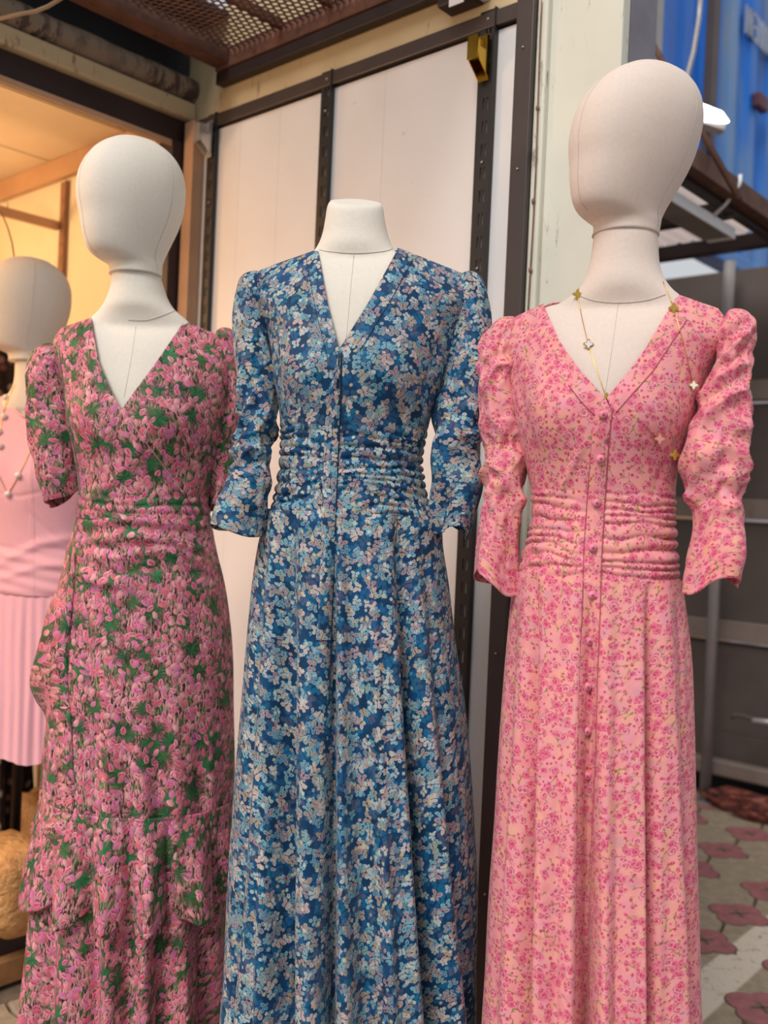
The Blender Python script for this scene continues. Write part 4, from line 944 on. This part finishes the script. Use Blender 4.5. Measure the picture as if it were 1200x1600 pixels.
# necklace of quatrefoil charms
nk = empty('necklace', hit(tvp, 919, 538), 'long fine gold chain necklace with quatrefoil charms on the rose dress', 'necklace')
tn = bvh(bod, torso)
for pts in ([(909, 436), (902, 460), (910, 500), (919, 538), (934, 582), (947, 621)], [(1036, 440), (1046, 462), (1053, 483), (1066, 528), (1075, 565), (1083, 602)], [(1008, 664), (1018, 676), (1030, 686), (1042, 682)]):
    q = [p for p in (hit(tn, x, y, .0016) for x, y in dense(pts, 5)) if p is not None]
    MB().tube(q, .0006, 5).build('chain', MAT['goldchain'], nk, True)
def charm(px, py, m, rim, r=.0062):
    p = hit(tn, px, py, .004)
    b = MB(); poly = [((r * (1 + .32 * cos(4 * a))) * cos(a), (r * (1 + .32 * cos(4 * a))) * sin(a)) for a in (2 * pi * i / 32 for i in range(32))]
    o = b.prism(poly, (p, (1, 0, 0), (0, 0, 1)), (0, -1, 0), .0025).build('charm', rim, nk)
    MB().prism([(x * .72, y * .72) for x, y in poly], (p + np.array([0, -.0025, 0]), (1, 0, 0), (0, 0, 1)), (0, -1, 0), .001).build('charm_inlay', m, o)
for px, py, m in ((902, 460, 'goldchain'), (919, 538, 'crystal'), (947, 622, 'goldchain'), (1052, 482, 'goldchain'), (1083, 602, 'crystal'), (1030, 686, 'rosebtn'), (1054, 711, 'goldchain')): charm(px, py, MAT[m], MAT['goldchain'])

# ================================================================== tulip wrap dress
ft = Figure(216, 600, 1.95, 0)
pt_ = ft.fit([(498, 96, 344, .01, .01), (507, 88, 351, .03, .03), (525, 83, 357, .055, .055), (550, 86, 361, .075, .07), (580, 93, 361, .09, .085), (620, 102, 358, .106, .09), (660, 110, 352, .114, .09), (700, 117, 344, .108, .09), (740, 122, 334, .096, .088), (780, 124, 326, .092, .088), (812, 119, 330, .096, .092)])
st_ = Shape(ft, pt_, .36, .085, ft.z(610), ft.z(502))
nt_ = Shape(ft, ft.fit([(418, 177, 248, .046, .046), (434, 173, 252, .050, .050), (450, 171, 257, .052, .052), (468, 165, 264, .055, .055), (482, 158, 274, .057, .06), (495, 146, 290, .05, .056), (515, 122, 312, .042, .05)]), cy=.004)
man = empty('mannequin', ft.o, 'cream linen mannequin with an egg-shaped head, wearing the tulip print wrap dress', 'mannequin')
torso = mannequin_torso(st_, ft.z(800), ft.z(498), nt_, man, MAT['linen'])
mannequin_stand(ft, man, ft.z(790), MAT['stand'])
hd = head(ft, 212, 431, 217, -50, man, MAT['linen'], MAT['thread'], 1.0)
tvt = bvh(torso)
surf_line('collar_seam', tvt, [(200, 500), (230, 500), (262, 490), (280, 482)], .0008, MAT['thread'], torso, .0003, smooth_n=30)
surf_line('chest_seam', tvt, [(212, 510), (205, 560), (194, 620)], .0005, MAT['thread'], torso, .0002)
dr = empty('tulip_dress', ft.o, 'pink and green tulip print wrap dress with short sheer sleeves and ruffled skirt', 'dress')
zw = ft.z(790)
waist = lambda x, y, z, ps, P: .0045 * (np.abs(np.sin(pi * (z / .016 + .6 * vnoise(x * 8, z * 20, 9) + x * 1.5))) ** .6 - .5) * np.exp(-((z - zw) / .022) ** 2)
bod = bodice(st_, ft.z(812), ft.z(498), ([490, 512, 560, 600, 640, 715, 775, 812], [144, 146, 154, 171, 190, 245, 288, 305]), ([490, 500, 560, 640, 812], [292, 289, 248, 190, 110]), dr, MAT['tulip'], nr=150, nc=150,
    disp=both(waist, bust(ft, 665), wobble(.0018, 8)), lap=.005, ridges=[([(250, 640), (210, 720), (150, 780)], 8, .004), ([(225, 690), (250, 730), (285, 770)], 5, .003), ([(105, 600), (118, 690), (128, 770)], 4, .004), ([(350, 640), (330, 720), (318, 770)], 7, -.003)])
sht = Shape(ft, ft.fit([(785, 124, 326, .093, .09), (805, 122, 328, .096, .092), (830, 116, 332, .10, .097), (860, 106, 338, .106, .104), (900, 98, 348, .115, .112), (950, 88, 356, .122, .12), (1000, 81, 361, .13, .125), (1100, 74, 364, .14, .135), (1200, 70, 365, .148, .14), (1300, 64, 360, .155, .15), (1400, 54, 356, .162, .155), (1500, 40, 352, .17, .165), (1590, 30, 350, .178, .17), (1680, 24, 350, .18, .18)]))
FOLD_T = [(150, 145, 9, -.014), (168, 168, 8, .010), (195, 200, 10, -.014), (220, 226, 9, .012), (240, 254, 9, -.016), (270, 285, 10, .012), (300, 322, 8, -.014), (320, 340, 6, .008), (130, 100, 10, .008), (115, 70, 8, -.012), (105, 48, 8, .010)]
sk = skirt(sht, ft.z(800), ft.z(1588), FOLD_T, dr, MAT['tulip'], 820, 1590, nr=150, nc=480, grow=2.2, noise_amp=.003, d0=.002, hem=lambda ps: .012 * np.cos(7 * ps),
    ridges=[([(128, 846), (190, 838), (260, 842), (325, 862)], 5, .011), ([(118, 868), (170, 872), (250, 858), (330, 880)], 5, .009), ([(112, 890), (160, 912), (215, 912)], 6, .011), ([(125, 820), (200, 812), (320, 822)], 5, .011), ([(122, 832), (160, 856), (230, 870)], 4, -.007), ([(130, 880), (180, 896), (260, 884), (340, 905)], 4, -.007), ([(122, 850), (180, 858), (300, 846)], 3, -.006)])
FL = [(70, 62, 10, .010), (92, 86, 6, -.008), (112, 110, 12, .012), (143, 141, 6, -.012), (172, 170, 13, .013), (203, 203, 5, -.014), (232, 231, 11, .015), (264, 264, 5, -.014), (298, 303, 14, .013), (330, 332, 5, -.012), (350, 354, 9, .010)]
fl = skirt(sht, ft.z(1238), ft.z(1378), FL, dr, MAT['tulip'], 1240, 1380, nr=50, nc=480, grow=.8, noise_amp=.003, d0=.006, name='flounce', hem='fold', base_uv=1.25, disp=lambda x, y, z, ps, P: .012 * sstep(ft.z(1238), ft.z(1378), z))
solid(fl)
# cascading ruffle down the wrap edge
tsk = bvh(sk)
def cascade(outer, inner, parent):
    n, m = 150, 14; O, I = curve_pts(outer, n), curve_pts(inner, n); V = []; UV = []
    for i in range(n):
        s = i / (n - 1); w2 = sin(2 * pi * (s * 3.1 + .1))
        y0 = hit(tsk, I[i][0], I[i][1], .001)[1]
        for j in range(m):
            u = j / (m - 1); q = I[i] + (O[i] - I[i]) * u
            V.append(at(q[0], q[1], y0 + (1.945 - y0) * u ** 1.3 - .022 * sin(pi * u) + .022 * w2 * u)); UV.append((u * .055 + 2.5, -s * .75))
    return solid(mesh('cascade_ruffle', V, grid_faces(n, m), MAT['tulip'], parent, uv=UV))
cascade([(104, 868), (90, 915), (74, 955), (58, 1015), (46, 1064), (56, 1095), (71, 1122), (66, 1175), (62, 1228), (58, 1262), (47, 1296), (58, 1325), (62, 1352)], [(118, 862), (116, 915), (113, 960), (108, 1015), (106, 1064), (108, 1095), (112, 1122), (114, 1175), (116, 1228), (114, 1262), (110, 1296), (108, 1325), (100, 1356)], dr)
sleeve([(96, 543, 10), (83, 556, 25), (73, 580, 31), (77, 630, 33), (86, 690, 36), (94, 740, 35), (100, 778, 27)], 1.95, 1.93, dr, MAT['tulip'], 21, gather=(.3, .8, .004, 4), flare=(.10, 3, .3), hem=.006, tilt=.012)
sleeve([(342, 514, 10), (352, 532, 18), (357, 570, 20), (356, 630, 24), (352, 690, 26), (350, 745, 26), (348, 795, 24)], 1.96, 1.97, dr, MAT['tulip'], 25, gather=(.3, .8, .004, 4), flare=(.10, 3, 1.3), hem=.008)
surf_line('wrap_edge', bvh(bod), [(190, 641), (215, 675), (245, 714), (270, 748), (288, 773)], .0011, plain('pale_pink_edge', '#e9b3b8', .7), dr, .0012)
surf_line('armhole_seam', bvh(bod), [(92, 545), (103, 630), (120, 720), (126, 775)], .0014, MAT['tulip'], dr, .0012)

# ================================================================== plain pink jersey dress inside the doorway
fj = Figure(50, 650, 2.62, -12, .13)
pj = fj.fit([(616, -40, 140, .01, .01), (624, -50, 148, .03, .03), (642, -56, 154, .055, .055), (670, -55, 153, .075, .07), (720, -46, 146, .102, .09), (770, -42, 142, .11, .09), (830, -38, 138, .098, .088), (870, -40, 140, .094, .09), (925, -46, 146, .102, .1)])
sj = Shape(fj, pj, .34, .06, fj.z(700), fj.z(620))
nj = Shape(fj, fj.fit([(556, 25, 81, .047, .047), (568, 22, 84, .05, .05), (590, 21, 85, .052, .052), (610, 16, 92, .058, .058), (625, 4, 104, .062, .062), (642, -14, 120, .064, .064)]), cy=.004)
man = empty('mannequin', (fj.o[0], fj.o[1], .13), 'mannequin with a smooth egg-shaped head in the shop doorway, wearing plain pink', 'mannequin')
torso = mannequin_torso(sj, fj.z(860), fj.z(616), nj, man, MAT['linen'])
mannequin_stand(fj, man, fj.z(850), MAT['stand'], .085)
head(fj, 47, 566, 402, -58, man, MAT['linen'], MAT['thread'], 1.05, seams=(0, 90, -90))
dr = empty('pink_dress', (fj.o[0], fj.o[1], .13), 'plain pale pink sleeveless jersey dress with folded waist sash', 'dress')
bod = bodice(sj, fj.z(925), fj.z(616), ([600, 622, 640, 652, 660, 925], [10, 16, 27, 40, 52, 56]), ([600, 622, 640, 652, 660, 925], [92, 88, 74, 60, 48, 44]), dr, MAT['jersey'], nr=110, nc=90,
    disp=both(bust(fj, 745), lambda x, y, z, ps, P: .008 * sstep(fj.z(930), fj.z(915), z) * (1 - sstep(fj.z(868), fj.z(852), z + .05 * x)) + .0015 * np.sin(z * 200 + x * 40) * (z < fj.z(850))),
    ridges=[([(0, 880), (60, 850), (130, 838)], 7, .006), ([(0, 905), (60, 885), (130, 880)], 6, .005), ([(45, 800), (75, 830), (95, 845)], 5, -.004), ([(0, 770), (30, 776), (70, 768)], 3, -.003)])
shj = Shape(fj, fj.fit([(910, -46, 146, .10, .10), (925, -47, 147, .104, .102), (1000, -58, 157, .12, .12), (1100, -66, 162, .135, .135), (1190, -70, 166, .14, .14)]))
sk = skirt(shj, fj.z(918), fj.z(1168), [(x + 6, x + 3 * sin(i * 2.3), 3 + 2.5 * abs(sin(i * 1.7)), (.0022 + .0022 * abs(sin(i * 3.1))) * (1 if i % 2 else -1)) for i, x in enumerate(range(-60, 170, 8))], dr, MAT['jersey'], 920, 1170, nr=60, nc=320, grow=.4, noise_amp=.002, hem=lambda ps: .006 * np.cos(9 * ps))
tj = bvh(bod, torso)
surf_line('neck_binding', bvh(bod), [(20, 637), (30, 647), (42, 654), (55, 657)], .004, MAT['jersey'], dr, .001)
nk = empty('pearl_necklace', hit(tj, 28, 742), 'fine gold necklace strung with white pearls on the plain pink dress', 'necklace')
for pts in ([(24, 600), (14, 620), (6, 640), (2, 665), (-6, 700)], [(22, 604), (10, 628), (4, 652), (0, 680)], [(52, 692), (40, 720), (30, 742), (20, 760), (12, 772), (4, 755), (-6, 735)]):
    q = [p for p in (hit(tj, x, y, .002) for x, y in dense(pts, 4)) if p is not None]
    if len(q) > 2: MB().tube(q, .0011, 5).build('chain', MAT['goldchain'], nk, True)
for px, py in ((9, 621), (6, 651), (-2, 674), (0, 697), (50, 697), (28, 743), (12, 772)):
    p = hit(tj, px, py, .007)
    if p is not None: MB().ball(p, .0085, 14, 9).build('pearl', MAT['pearl'], nk, True)

# black floral dress on a hanger behind it
fl_ = Figure(-8, 800, 2.90, 0, .13)
pl_ = fl_.fit([(498, -36, 20, .02, .02), (520, -60, 24, .04, .04), (560, -66, 28, .05, .05), (640, -60, 26, .06, .06), (800, -58, 26, .07, .07), (1000, -64, 36, .08, .08), (1200, -70, 44, .09, .09), (1320, -74, 48, .09, .09)])
t = empty('black_floral_dress', (fl_.o[0], fl_.o[1], 1.7), 'dark floral dress hanging in the shop behind the plain pink dress', 'dress')
skirt(Shape(fl_, pl_), fl_.z(500), fl_.z(1300), [(x, x * 1.1, 5, .01 * (1 if i % 2 else -1)) for i, x in enumerate(range(-60, 46, 12))], t, MAT['lace'], 520, 1300, nr=60, nc=160, name='dress_body', hem=lambda ps: .02 * np.cos(6 * ps))
c = at(-8, 500, 2.90); MB().tube([c + np.array([-.1, 0, -.03]), c, c + np.array([.06, 0, -.03])], .008, 8).build('hanger_bar', MAT['wood'], t, True)
MB().tube([c, at(-8, 430, 2.90), at(0, 410, 2.90)], .003, 6).build('hanger_hook', MAT['chrome'], t, True)
q = [at(22, 401, 2.62), at(19, 380, 2.63), at(12, 355, 2.64), at(2, 332, 2.66), at(-14, 318, 2.68)]
tag(MB().tube(q, .002, 6).build('head_wire', MAT['wire'], None, True), 'thin curved wire rising from the head of the doorway mannequin', 'wire')
